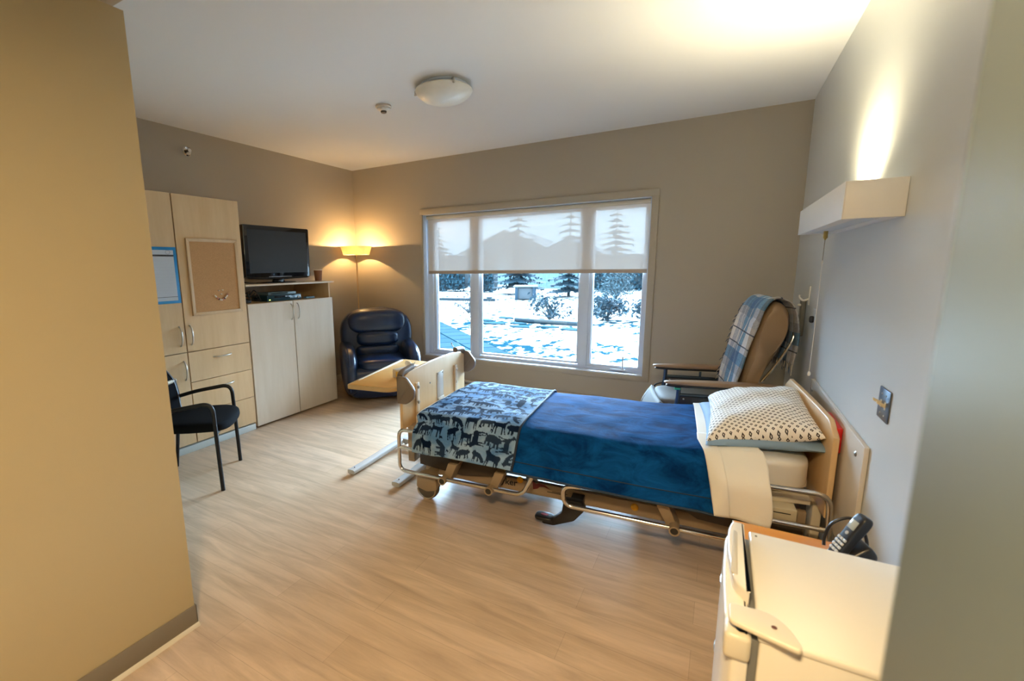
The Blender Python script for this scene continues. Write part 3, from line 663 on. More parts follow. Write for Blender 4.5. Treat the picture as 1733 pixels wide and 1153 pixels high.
def back_fn(q):
    x, y, z = q
    x *= 1-.16*max(0, z)**3-.10*max(0, -z)
    y += .12*z + .10*x*x*(-1)
    return (x, y, z-.10*x*x*max(0, z))
MB().puff((0, .215, .665), (.435, .140, .355), 4.2, 16, back_fn).build('back_shell', navy_leather, ac)
def pil(q):
    x, y, z = q; return (x, y-.10*(1-x*x), z)
MB().puff((0, .140, .855), (.350, .105, .150), 2.9, 12, pil).build('head_cushion', navy_leather, ac)
def lum(q):
    x, y, z = q; return (x, y-.10*(1-x*x)+.05*math.sin(x*26)*max(0, 1-abs(x)*1.6)*(1-abs(z)), z)
MB().puff((0, .100, .665), (.250, .110, .095), 3.2, 22, lum).build('lumbar_cushion', navy_leather, ac)
MB().puff((0, .095, .515), (.265, .09, .075), 3.5, 10).build('lower_back_cushion', navy_leather, ac)

# ================================================================== OVERBED TABLE, TISSUE BOX
ot = thing('overbed_table', 'wheeled overbed table with a maple top behind the footboard', 'overbed table', (-2.02, 2.95, 0))
ZT = .690
top = rpoly([(-2.235, 2.33), (-1.865, 2.385), (-1.875, 3.27), (-2.43, 3.255)], [.03, .10, .05, .05], 8)
MB().prism(top, 'z', ZT-.034, ZT-.004, .004).build('table_edge', pr('tan_edge_band', (.52, .36, .17), .45), ot, world=True)
tin = rpoly([(-2.222, 2.345), (-1.882, 2.396), (-1.890, 3.255), (-2.412, 3.242)], [.025, .09, .045, .045], 8)
MB().prism(tin, 'z', ZT-.006, ZT-.001, .001).build('table_top', maple_top, ot, world=True)
mb = MB(); mb.box(-2.405, -2.388, 2.45, 3.20, ZT-.006, ZT+.004, .003, M=None); 
mb.deform(lambda v: (v.x+(.92-(v.y-2.33))*.205, v.y, v.z)); mb.build('edge_lip', cream_trim, ot, world=True)
mb = MB(); mb.box(-2.03, -1.97, 2.955, 3.015, .07, .45, .006); mb.build('column', grey_metal, ot, world=True)
mb = MB(); mb.box(-2.02, -1.98, 2.965, 3.005, .40, ZT-.050, .004); mb.build('inner_column', steel, ot, world=True)
mb = MB(); mb.box(-2.12, -1.90, 2.60, 3.06, ZT-.052, ZT-.035, .004); mb.build('top_bracket', grey_metal, ot, world=True)
mb = MB(); mb.box(-2.24, -1.80, 2.95, 3.02, .035, .075, .008); mb.build('base_bar', grey_metal, ot, world=True)
for xc in (-2.238, -1.832):
    mb = MB(); n = 14
    def leg(u, v, xc=xc):
        a = 2*PI*v; t = u; y = 2.335+.72*t; w = .032-.006*t; h = .017+.006*t; zc = .026+.030*math.sin(min(1, t*1.5)*PI/2)*t
        c = math.cos(a); s_ = math.sin(a); k = (abs(c)**4+abs(s_)**4)**-.25
        return (xc+w*c*k, y, zc+h*s_*k)
    mb.grid(leg, 16, 24); o = None
    bmesh.ops.remove_doubles(mb.bm, verts=mb.bm.verts[:], dist=.0005)
    bmesh.ops.holes_fill(mb.bm, edges=mb.bm.edges[:], sides=40)
    fo = mb.build('foot', pr('grey_table_foot', (.46, .46, .45), .35), ot, world=True, angle=60, recalc=True)
    for y in (2.39, 3.02):
        mb = MB(); mb.cyl((xc-.009, y, .017), (xc+.009, y, .017), .0165, n=20); mb.build('castor', black_plastic, ot, world=True)
    mb = MB(); mb.cyl((xc, 2.375, .046), (xc, 2.375, .0485), .005, n=10); mb.build('screw_cap', black_plastic, fo, world=True)
tb = thing('tissue_box', 'white tissue box with a yellow corner lying on the overbed table', 'tissue box', (-1.985, 2.745, ZT), math.radians(-12))
ZL = .0
mb = MB(); mb.box(-.058, .058, -.115, .115, 0, .062, .003); mb.build('carton', pr('tissue_carton', (.66, .60, .54), .6), tb)
mb = MB(); mb.lathe([(0, 0), (1, 0), (1, 1), (0, 1)], M=Matrix.Translation((0, .01, .0615)) @ Matrix.Diagonal((.020, .065, .0012, 1)), n=28); mb.build('slot', dark_gap, tb)
def tis(u, v):
    a = u*2-1; return (.016*math.sin(a*5+v*3)*(.4+v), .012+a*.05*(1-.3*v), .055+v*(.048+.014*math.sin(a*7)))
MB().grid(tis, 18, 8).build('tissue', pr('tissue_paper', (.82, .81, .80), .8), tb)
mb = MB(); mb.box(-.02, .03, -.1158, -.1148, .008, .050); mb.build('yellow_print', pr('yellow_print', (.72, .45, .08), .6), tb, smooth=False)
# ================================================================== HOSPITAL BED
TH = math.radians(4.5)
bed = thing('hospital_bed', 'low adjustable care bed with maple end boards and chrome side rails', 'bed', (-.67, 2.883, 0), TH)
def board(name, x0, x1, yc, hw, ztop, zcor, zbot, cham):
    n = 24; P = [(yc-hw, zbot), (yc+hw, zbot)]
    arc = []
    for k in range(n+1):
        t = 1-2*k/n; y = yc+hw*.80*t; arc.append((y, ztop-(ztop-zcor)*.55*t*t))
    P += [(yc+hw, zcor-cham)] + arc + [(yc-hw, zcor-cham)]
    return MB().prism(P, 'x', x0, x1, .006, 3).build(name, maple_bed, bed)
FX = -1.130
fb = board('footboard', FX-.024, FX, .055, .500, .818, .800, .425, .035)
hb = board('headboard', 1.106, 1.130, .020, .505, .800, .792, .36, .055)
# foot bumpers (taupe corner guards)
for s in (-1, 1):
    ye = .055+s*.500
    prof = rpoly([(-1.160, .800), (-1.095, .795), (-1.062, .755), (-1.028, .715), (-1.035, .655), (-1.075, .622), (-1.095, .612), (-1.160, .612)], [.012, .02, .06, .03, .04, .02, .01, .005], 6)
    mb = MB(); mb.prism(prof, 'y', ye-.020 if s < 0 else ye-.010, ye+.010 if s < 0 else ye+.020, .007, 3)
    L = .155
    pts = [(FX-.012, ye, .795), (FX-.012, ye-s*.03, .815), (FX-.012, ye-s*L, .824+.004)]
    ps = smooth([Vector(p) for p in pts], 6); mb.tube(ps, .021, 12)
    mb.build('corner_bumper', brown_plastic, fb, label='taupe rubbery corner bumper')
bolt = pr('bolt_steel', (.35, .33, .30), .35, metal=1.0)
white_cap = pr('white_bolt_cap', (.80, .79, .77), .35)
for yc, cap in ((-.262, bolt), (.362, white_cap)):
    mb = MB(); mb.box(FX, FX+.016, yc-.022, yc+.022, .40, .712, .006); st = mb.build('mount_strip', pr('tan_strip_%d' % (cap is bolt), (.60, .46, .31), .4), fb)
    for z in (.680, .572):
        MB().lathe([(0, .010), (.008, .009), (.011, .004), (.011, 0)], M=Matrix.Translation((FX+.016, yc, z)) @ Matrix.Rotation(PI/2, 4, 'Y'), n=16).build('bolt_head', cap, st)
mb = MB(); mb.box(FX, FX+.004, .045, .150, .43, .712, .003); pl_ = mb.build('centre_plate', pr('clear_grey_plate', (.50, .47, .43), .25), fb)
for y, z in ((.06, .70), (.135, .70), (.06, .50), (.135, .50)): MB().cyl((FX+.003, y, z), (FX+.007, y, z), .005, n=10).build('screw', bolt, pl_)
MB().cyl((FX-.001, -.06, .660), (FX+.003, -.06, .660), .006, n=10).build('screw', bolt, fb)
MB().box(FX+.001, FX+.006, .06, .155, .470, .515, .002).build('paper_tag', white_plastic, fb, label='small white label on the footboard')
for s in (-1, 1):
    MB().box(FX-.02, FX+.03, .02+s*.33-.05, .02+s*.33+.05, .17, .43, .006).build('foot_post', bed_metal, bed)
    MB().box(1.09, 1.128, s*.33-.05, s*.33+.05, .14, .37, .006).build('head_post', cream_trim, bed)
# deck
mb = MB(); mb.box(-1.05, -.36, -.43, .43, .335, .364, .006); mb.box(-.35, .30, -.43, .43, .335, .364, .006); mb.build('deck_panel', bed_dark, bed)
mb = MB(); mb.prism([(.31, .338), (1.07, .382), (1.07, .408), (.31, .364)], 'y', -.43, .43, .005); mb.build('head_deck_panel', cream_trim, bed)
for s in (-1, 1):
    mb = MB(); mb.box(-1.08, 1.06, s*.415-.014, s*.415+.014, .285, .345, .004); mb.build('deck_side_beam', bed_metal, bed)
    mb = MB(); mb.prism([(-1.03, .285), (-1.03, .19), (-.72, .165), (-.50, .20), (-.34, .285)], 'y', s*.40-.006, s*.40+.006, .003); mb.build('foot_skirt', bed_dark, bed)
    mb = MB(); mb.prism([(.45, .285), (.62, .19), (1.06, .16), (1.06, .30)], 'y', s*.40-.006, s*.40+.006, .003); mb.build('head_skirt', bed_dark, bed)
    mb = MB(); mb.box(-1.00, 1.02, s*.365-.018, s*.365+.018, .125, .205, .006); bm_ = mb.build('base_beam', bed_metal, bed)
    if s < 0:
        near_beam = bm_
for x in (-.95, -.30, .30, .97):
    MB().box(x-.025, x+.025, -.35, .35, .130, .190, .005).build('cross_beam', bed_metal, bed)
for x0, x1 in ((-.72, -.35), (.72, .38)):
    for s in (-1, 1):
        MB().prism([(x0-.03, .165), (x0+.03, .165), (x1+.03, .335), (x1-.03, .335)], 'y', s*.28-.012, s*.28+.012, .004).build('lift_arm', bed_metal, bed)
def text_mesh(body, size, M, depth, name, mat, parent):
    cu = bpy.data.curves.new('lettering', 'FONT'); cu.body = body; cu.size = size; cu.extrude = depth; cu.align_x = 'CENTER'; cu.align_y = 'CENTER'; cu.resolution_u = 4
    cu.offset = size*.012
    tmp = bpy.data.objects.new('lettering', cu); COL.objects.link(tmp)
    me = bpy.data.meshes.new_from_object(tmp); bpy.data.objects.remove(tmp); bpy.data.curves.remove(cu)
    me.transform(M); me.materials.clear(); me.materials.append(mat); me.name = name
    o = bpy.data.objects.new(name, me); COL.objects.link(o); o.parent = parent; return o
side = Matrix.Rotation(PI/2, 4, 'X')
text_mesh('yker', .058, Matrix.Translation((-.408, -.3845, .176)) @ side, .0008, 'lettering', ink, near_beam)
mb = MB()   # dark red sweep mark
mb.prism([(-.262, .212), (-.255, .160), (-.228, .170), (-.215, .184), (-.19, .188), (-.15, .178), (-.185, .202), (-.22, .205), (-.236, .198)], 'y', -.3850, -.3835); mb.build('red_mark', pr('dark_red_mark', (.16, .012, .016), .5), near_beam, smooth=False)
mb = MB(); mb.box(-.17, -.06, -.3848, -.3835, .160, .164); mb.box(-.14, -.05, -.3848, -.3835, .168, .171); mb.build('printed_strap', ink, near_beam, smooth=False)
for x, z in ((-.338, .205), (.317, .176)):
    MB().lathe([(0, .012), (.014, .010), (.020, .004), (.020, 0)], M=Matrix.Translation((x, -.383, z)) @ Matrix.Rotation(PI/2, 4, 'X'), n=20).build('yellow_button', pr('yellow_button', (.80, .42, .02), .4), near_beam, label='round yellow button')
# castors
for x in (-.93, .86):
    for s in (-1, 1):
        y = s*.475
        h = MB(); h.prism(rpoly([(x-.075, .075), (x-.070, .155), (x-.04, .185), (x+.04, .185), (x+.070, .155), (x+.075, .075), (x, .055)], .015, 4), 'y', y-.030, y+.030, .006)
        h.box(x-.03, x+.03, min(y, s*.36), max(y, s*.36), .135, .175, .005)
        hs = h.build('castor_housing', bed_metal, bed)
        MB().lathe([(0, -.021), (.060, -.021), (.0745, -.014), (.0765, 0), (.0745, .014), (.060, .021), (0, .021)], M=Matrix.Translation((x, y, .0765)) @ Matrix.Rotation(PI/2, 4, 'X'), n=36).build('wheel', pr('grey_tyre', (.11, .095, .075), .5), hs)
        MB().tube([(x+.066*math.cos(a), y-.032, .0765+.066*math.sin(a)) for a in [PI*1.02+k*PI*.96/16 for k in range(17)]], .004, 8).build('wheel_ring', pr('pale_wheel_ring', (.42, .36, .27), .4), hs)
# chrome rails (near and far side)
TR = .0125
for s in (-1, 1):
    y = s*.548
    fr_ = MB(); fr_.tube(rpath([(-.80, y, .472), (-1.100, y, .472), (-1.100, y, .193), (-.275, y, .193), (-.205, y, .345), (-1.095, y, .352)], .055, 8), TR, 14)
    fo_ = fr_.build('foot_rail', chrome, bed)
    hd = MB(); hd.tube(rpath([(.80, y, .492), (1.105, y, .498), (1.118, y, .190), (-.038, y, .190), (-.045, y, .300), (.05, y, .312)], .062, 8), TR, 14)
    hd.tube([(.80, y, .332), (1.108, y, .332)], .011, 12)
    ho_ = hd.build('head_rail', chrome, bed)
    for x, par in ((-.779, fo_), (-.472, fo_), (.513, ho_)):
        c = MB(); c.cyl((x, y-s*.028, .190), (x, y+s*.028, .190), .024, n=24)
        c.lathe([(.018, 0), (.025, 0), (.025, .006), (.018, .006), (.018, 0)], M=Matrix.Translation((x, y+s*.026, .190)) @ Matrix.Rotation(-s*PI/2, 4, 'X'), n=24)
        dx = -.06 if x > 0 else .05
        c.prism([(x-.025, .165), (x+.025, .165), (x+dx+.03, .290), (x+dx-.03, .290)], 'y', min(s*.41, y-s*.02), max(s*.41, y-s*.02), .004)
        co = c.build('rail_clamp', bed_metal, par)
        MB().cyl((x, y+s*.0285, .190), (x, y+s*.0300, .190), .018, n=20).build('bore', dark_gap, co)
# brake pedal
mb = MB(); mb.prism(rpoly([(-.045, .205), (.055, .205), (.075, .165), (.015, .085), (-.10, .030), (-.165, .030), (-.165, .060), (-.10, .075), (-.055, .12)], .012, 4), 'y', -.515, -.470, .006)
mb.box(-.02, .05, -.475, -.36, .14, .19, .006)
bp_ = mb.build('brake_pedal', black_plastic, bed)
mb = MB(); mb.puff((-.155, -.49, .062), (.055, .040, .014), 3.5, 8); po = mb.build('pedal_pad', black_plastic, bp_)
mb = MB(); mb.lathe([(0, 0), (1, 0), (1, 1), (0, 1)], M=Matrix.Translation((-.155, -.49, .0755)) @ Matrix.Diagonal((.022, .012, .0015, 1)), n=16); mb.build('red_inset', pr('red_inset', (.30, .02, .03), .5), bp_)
# control box under the mattress at the head
mb = MB(); mb.box(.70, 1.01, -.50, -.30, .318, .376, .008); cbx = mb.build('control_box', pr('cream_control_box', (.58, .52, .38), .45), bed, label='cream control box under the mattress')
mb = MB(); mb.box(.90, .985, -.5015, -.4995, .352, .356); mb.build('box_seam', ink, cbx, smooth=False)

# ------------------------------------------------------------------ mattress and bedding (bed coordinates)
def bed_thing(name, label, cat, group=None): return thing(name, label, cat, (-.67, 2.883, 0), TH, group)
def rise(x):                       # raised head section of the mattress
    t = min(1, max(0, (x-.30)/.75)); return .048*t*t*(3-2*t)
mt = MB(); mt.puff((-.01, -.01, .455), (1.085, .435, .085), 9, 26, None); mt.deform(lambda v: (v.x, v.y, v.z+rise(v.x)))
mo = mt.build('mattress', pr('cream_mattress_sheet', (.80, .77, .71), .75, bump=.15, bscale=30), bed_thing('mattress', 'cream sheeted mattress lying on the care bed', 'mattress'))
mo.name = 'mattress_body'
def piping(z, parent):
    mb = MB(); P = []
    for k in range(64):
        a = 2*PI*k/64; c = math.cos(a); s_ = math.sin(a); kk = (abs(c)**9+abs(s_)**9)**(-1/9)
        x = -.01+1.086*c*kk; P.append((x, -.01+.436*s_*kk, z+rise(x)))
    mb.tube(P, .005, 6, closed=True); mb.build('seam', pr('seam_cream', (.60, .54, .46), .7), parent)
piping(.398, mo)
# cross-section of the draped bedding: far hem -> top -> near hem
PROF = [(0.585, 0.345), (0.565, 0.375), (0.535, 0.42), (0.5, 0.468), (0.462, 0.518), (0.4, 0.548), (0.2, 0.556), (0, 0.558), (-0.2, 0.556), (-0.385, 0.549), (-0.432, 0.533), (-0.462, 0.5), (-0.487, 0.468), (-0.525, 0.405), (-0.562, 0.37), (-0.578, 0.352)]
PROFB = [(0.6, 0.345), (0.592, 0.4), (0.588, 0.46), (0.572, 0.483), (0.5, 0.518), (0.42, 0.544), (0.2, 0.556), (0, 0.558), (-0.2, 0.556), (-0.385, 0.55), (-0.432, 0.539), (-0.48, 0.523), (-0.545, 0.5), (-0.578, 0.473), (-0.588, 0.42), (-0.592, 0.352)]
def prof_eval(P):
    pts = smooth([Vector((0, a, b)) for a, b in P], 6); L = [0]
    for a, b in zip(pts, pts[1:]): L.append(L[-1]+(b-a).length)
    return pts, L
PP, PL = prof_eval(PROF)
PPB, PLB = prof_eval(PROFB)
def on_prof(s, x=0.0):
    k = min(1, max(0, (-.74-x)/.10)) if x < 0 else min(1, max(0, (x-.60)/.12))
    k = k*k*(3-2*k)
    return on_one(s, PP, PL).lerp(on_one(s, PPB, PLB), k)
def on_one(s, PP, PL):
    d = s*PL[-1]
    for i in range(len(PL)-1):
        if d <= PL[i+1]+1e-9:
            t = (d-PL[i])/max(1e-9, PL[i+1]-PL[i]); return PP[i].lerp(PP[i+1], t)
    return PP[-1]
def h2(a, b): return math.sin(a*12.9898+b*78.233)
def wrinkle(x, y, k=0.0):
    return (.5*math.sin(9*x+3.1*math.sin(4*y+k)+k)+.3*math.sin(21*y+2*math.sin(7*x+k)+1.3*k)+.25*math.sin(33*x-14*y+k)+.2*math.sin(17*x+26*y+2.2*k))
def drape(x0, x1, nu, nv, off, amp, k, hem=None, endcap=0.0, flare=0.0):
    """cloth over the mattress between bed x0 and x1"""
    def f(u, v):
        x = x0+(x1-x0)*u
        if endcap: x += .105*(1-u)**3*max(0, min(1, (v-.74)/.12))
        p = on_prof(v, x); y, z = p.y, p.z
        w = wrinkle(x*1.0, y, k)*amp
        side = max(0, min(1, (abs(y)-.42)/.10))
        z2 = z+off+w*(1-.6*side)+rise(x)*(1-side*.7); s = -1 if y < 0 else 1
        y2 = y+s*(off+w*side*1.3)
        if hem and v > .86: z2 -= hem(x)*(v-.86)/.14
        if endcap:
            e = max(0, 1-(x-x0)/endcap); z2 -= .10*e*e*e*(1-side*.5); y2 -= s*.02*e*e
        return (x, y2, z2)
    return f
def cloth_mat(name, ca, cb, rough, vs, sheen=.0, bump=.25, bs=260):
    m = pr(name, ca, rough, var=0, bump=bump, bscale=bs, sheen=sheen); nt = m.node_tree
    return m
# navy fleece blanket
def fleece():
    m, nt, out = new_mat('navy_fleece'); b = nt.nodes.new('ShaderNodeBsdfPrincipled'); nt.links.new(b.outputs[0], out.inputs[0])
    tc = nt.nodes.new('ShaderNodeTexCoord'); mp = nt.nodes.new('ShaderNodeMapping'); mp.inputs['Scale'].default_value = (5, 9, 9); nt.links.new(tc.outputs['Object'], mp.inputs[0])
    n1 = N(nt, 'ShaderNodeTexNoise'); n1.inputs['Scale'].default_value = 1.0; n1.inputs['Detail'].default_value = 7; n1.inputs['Roughness'].default_value = .65; n1.inputs['Distortion'].default_value = .8; nt.links.new(mp.outputs[0], n1.inputs['Vector'])
    cr = nt.nodes.new('ShaderNodeValToRGB'); e = cr.color_ramp.elements; e[0].position = .35; e[0].color = (.001, .022, .10, 1); e[1].position = .72; e[1].color = (.006, .105, .36, 1)
    nt.links.new(n1.outputs['Fac'], cr.inputs[0]); nt.links.new(cr.outputs[0], b.inputs['Base Color'])
    b.inputs['Roughness'].default_value = .8; b.inputs['Specular IOR Level'].default_value = .03; b.inputs['Sheen Weight'].default_value = .02; b.inputs['Sheen Tint'].default_value = (.25, .6, 1, 1); b.inputs['Sheen Roughness'].default_value = .4
    bp = nt.nodes.new('ShaderNodeBump'); bp.inputs['Strength'].default_value = .35; bp.inputs['Distance'].default_value = .012; nt.links.new(n1.outputs['Fac'], bp.inputs['Height']); nt.links.new(bp.outputs[0], b.inputs['Normal'])
    return m
NAVY = fleece()
nb = bed_thing('navy_blanket', 'plain deep blue fleece blanket covering the middle of the bed', 'blanket')
MB().grid(drape(-.36, .715, 90, 110, .006, .0035, 1.7, lambda x: .018+.022*(x+.36)), 90, 110).build('blanket_cloth', NAVY, nb, thick=.008)
fh = drape(-.36, .715, 90, 110, .010, .0035, 1.7, lambda x: .020+.022*(x+.36))
MB().tube([fh(u/60, 1.0) for u in range(61)], .0065, 8).build('hem', pr('navy_hem', (.006, .03, .075), .6), nb)
MB().tube([fh(u/60, .955) for u in range(61)], .003, 6).build('stitch_line', pr('navy_stitch', (.004, .02, .05), .6), nb)
# animal-print blanket: silhouettes laid out on the cloth
STAG = [(-.42, .30), (-.46, .36), (-.36, .44), (-.34, .56), (-.42, .66), (-.43, .80), (-.40, .70), (-.36, .62), (-.35, .74), (-.31, .84), (-.32, .70), (-.31, .58), (-.27, .56), (-.20, .66), (-.10, .80), (-.14, .64), (-.25, .50), (-.20, .40), (-.10, .32), (.20, .30), (.36, .34), (.46, .26), (.48, .12), (.44, .02), (.46, -.20), (.40, -.46), (.36, -.46), (.37, -.22), (.30, -.04), (.31, -.30), (.27, -.46), (.23, -.46), (.24, -.24), (.20, -.04), (-.08, -.06), (-.10, -.26), (-.12, -.46), (-.17, -.46), (-.16, -.22), (-.20, -.04), (-.22, -.24), (-.25, -.44), (-.30, -.44), (-.27, -.18), (-.28, .06), (-.34, .20)]
MOOSE = [(-.52, .10), (-.54, .20), (-.44, .30), (-.46, .46), (-.54, .44), (-.52, .58), (-.42, .56), (-.34, .60), (-.24, .58), (-.22, .44), (-.32, .42), (-.26, .36), (-.12, .42), (.05, .36), (.34, .34), (.46, .24), (.48, .0), (.46, -.24), (.45, -.48), (.40, -.48), (.38, -.20), (.30, -.04), (.31, -.28), (.28, -.46), (.23, -.46), (.22, -.10), (-.04, -.08), (-.07, -.28), (-.08, -.48), (-.13, -.48), (-.14, -.14), (-.20, -.26), (-.24, -.46), (-.28, -.45), (-.26, -.16), (-.28, .06), (-.40, .08)]
BEAR = [(-.54, .02), (-.52, .14), (-.40, .22), (-.38, .30), (-.32, .24), (-.16, .26), (.06, .30), (.30, .26), (.44, .14), (.48, -.04), (.46, -.24), (.48, -.36), (.36, -.36), (.34, -.16), (.26, -.14), (.28, -.36), (.16, -.36), (.14, -.12), (-.10, -.14), (-.12, -.36), (-.24, -.36), (-.22, -.12), (-.30, -.12), (-.34, -.36), (-.44, -.36), (-.38, -.06)]
FOX = [(-.50, -.28), (-.40, -.12), (-.26, .06), (-.10, .20), (.08, .26), (.24, .30), (.30, .42), (.36, .32), (.42, .40), (.44, .28), (.52, .18), (.44, .12), (.38, .02), (.36, -.16), (.38, -.36), (.32, -.36), (.28, -.10), (.24, -.36), (.18, -.36), (.16, -.06), (.02, -.06), (.0, -.30), (-.06, -.36), (-.10, -.32), (-.08, -.08), (-.18, -.20), (-.30, -.34), (-.42, -.36)]
MARK = [(-.5, -.5), (-.3, -.5), (-.3, .0), (-.05, -.30), (.5, -.30), (.5, -.05), (.2, -.05), (.2, .35), (-.1, .35), (-.3, .2), (-.3, .5), (-.5, .5)]
DOE = [(-.50, .40), (-.50, .46), (-.40, .54), (-.38, .64), (-.34, .56), (-.28, .60), (-.30, .50), (-.24, .34), (-.10, .26), (.20, .24), (.38, .26), (.46, .34), (.44, .20), (.42, .02), (.42, -.20), (.46, -.48), (.40, -.48), (.35, -.20), (.28, -.02), (.24, -.26), (.24, -.46), (.18, -.46), (.17, -.16), (.14, -.04), (-.10, -.02), (-.14, -.24), (-.14, -.46), (-.20, -.46), (-.20, -.20), (-.24, -.04), (-.28, -.24), (-.34, -.44), (-.40, -.42), (-.32, -.16), (-.32, .10), (-.38, .34)]
r = random.Random(12); PLACED = []
shapes = [STAG, DOE, FOX, BEAR, MOOSE]
AX0, AX1 = -1.075, -.325
LX, LY = AX1-AX0, PL[-1]
gx = 8; gy = 14
for i in range(gx):
    for j in range(gy):
        u = (i+.5+(.5 if j % 2 else 0)*.7-.15)*LX/gx+r.uniform(-.014, .014); v = (j+.5)*LY/gy+r.uniform(-.014, .014)
        PLACED.append((shapes[(i*3+j*2+r.randrange(2)) % 5], u, v, r.uniform(.082, .112), r.choice([0, 0, 0, .2, -.2, PI/2, -PI/2]), r.choice([-1, 1]), r.uniform(.90, 1)))
        if r.random() < .5: PLACED.append((MARK, u+r.uniform(.04, .06), v+r.uniform(-.055, .055), .020, 0, 1, 1))
def inside(px, py, P):
    c = False; j = len(P)-1
    for i in range(len(P)):
        xi, yi = P[i]; xj, yj = P[j]
        if (yi > py) != (yj > py) and px < (xj-xi)*(py-yi)/(yj-yi)+xi: c = not c
        j = i
    return c
def pattern(u, v):
    best = 0.0
    for P, cx, cy, s, rot, mir, d in PLACED:
        dx = u-cx; dy = v-cy
        if dx*dx+dy*dy > (s*.95)**2: continue
        c, q = math.cos(rot), math.sin(rot); a = (c*dx+q*dy)/s*mir; b = -(-q*dx+c*dy)/s
        if inside(a, b, P): best = max(best, d)
    return best
def animal_mat():
    m, nt, out = new_mat('animal_print_fleece'); b = nt.nodes.new('ShaderNodeBsdfPrincipled'); nt.links.new(b.outputs[0], out.inputs[0])
    at = nt.nodes.new('ShaderNodeAttribute'); at.attribute_name = 'print'
    tc = nt.nodes.new('ShaderNodeTexCoord'); n1 = N(nt, 'ShaderNodeTexNoise'); n1.inputs['Scale'].default_value = 7; n1.inputs['Detail'].default_value = 4; n1.inputs['Distortion'].default_value = .7; nt.links.new(tc.outputs['Object'], n1.inputs['Vector'])
    cr = nt.nodes.new('ShaderNodeValToRGB'); e = cr.color_ramp.elements; e[0].position = .36; e[0].color = (.085, .20, .40, 1); e[1].position = .64; e[1].color = (.28, .41, .58, 1)
    nt.links.new(n1.outputs['Fac'], cr.inputs[0])
    mx = nt.nodes.new('ShaderNodeMix'); mx.data_type = 'RGBA'; nt.links.new(at.outputs['Fac'], mx.inputs['Factor']); nt.links.new(cr.outputs[0], mx.inputs['A']); mx.inputs['B'].default_value = (.002, .009, .032, 1)
    nt.links.new(mx.outputs['Result'], b.inputs['Base Color']); b.inputs['Roughness'].default_value = .8; b.inputs['Specular IOR Level'].default_value = .03; b.inputs['Sheen Weight'].default_value = .02; b.inputs['Sheen Tint'].default_value = (.5, .75, 1, 1)
    n2 = N(nt, 'ShaderNodeTexNoise'); n2.inputs['Scale'].default_value = 26; nt.links.new(tc.outputs['Object'], n2.inputs['Vector'])
    bp = nt.nodes.new('ShaderNodeBump'); bp.inputs['Strength'].default_value = .3; bp.inputs['Distance'].default_value = .01; nt.links.new(n2.outputs['Fac'], bp.inputs['Height']); nt.links.new(bp.outputs[0], b.inputs['Normal'])
    return m
ab = bed_thing('animal_print_blanket', 'pale blue blanket printed with dark deer and bears over the foot of the bed', 'blanket')
NU, NV = 190, 330
fa = drape(AX0, AX1, NU, NV, .018, .006, 4.2, lambda x: .006+.012*(x-AX0), endcap=.14)
ao = MB().grid(fa, NU, NV).build('blanket_cloth', animal_mat(), ab, thick=.008)
at = ao.data.attributes.new('print', 'FLOAT', 'POINT')
vals = []
for i in range(NU+1):
    for j in range(NV+1): vals.append(pattern(i/NU*LX, j/NV*LY))
at.data.foreach_set('value', vals)
MB().tube([fa(1.0, v/80) for v in range(81)], .0075, 8).build('hem', pr('dark_hem', (.006, .015, .035), .7), ab, label='dark bound hem')
# cream top sheet folded over, hanging on the near side
linen = pr('cream_linen', (.84, .80, .71), .8, bump=.12, bscale=35)
shh = bed_thing('top_sheet', 'cream folded sheet hanging over the near edge below the pillows', 'sheet')
def sheet_f(u, v):
    x0, x1 = .600, .885
    d = max(0, v-.72)/.28
    x = x0+(x1-x0)*u+.075*d*(1-u)-.040*u*max(0, 1-d*2.2)+.012*math.sin(9*d)*u*d
    p = on_prof(v, x); y, z = p.y, p.z; side = max(0, min(1, (-y-.42)/.10)) if y < 0 else max(0, min(1, (y-.42)/.1))
    w = wrinkle(x*.7, y, 2.9)*.0035; s = -1 if y < 0 else 1
    z2 = z+.017+w*(1-side)+rise(x)*(1-side*.55); y2 = y+s*(.020+side*(.010*math.sin(u*7+d*2)*d+w))
    if v > .86: z2 -= (.045+.02*u)*(v-.86)/.14
    return (x, y2, z2)
MB().grid(sheet_f, 40, 110).build('sheet_cloth', linen, shh, thick=.004)
def fold_f(u, v):
    x, y, z = sheet_f(u*.30, .66+.34*v); s = .006
    return (x-.004, y-s*min(1, max(0, (v-.15)*5)), z+s*max(0, 1-v*3)+.003)
MB().grid(fold_f, 10, 40).build('folded_hem', linen, shh, thick=.003)
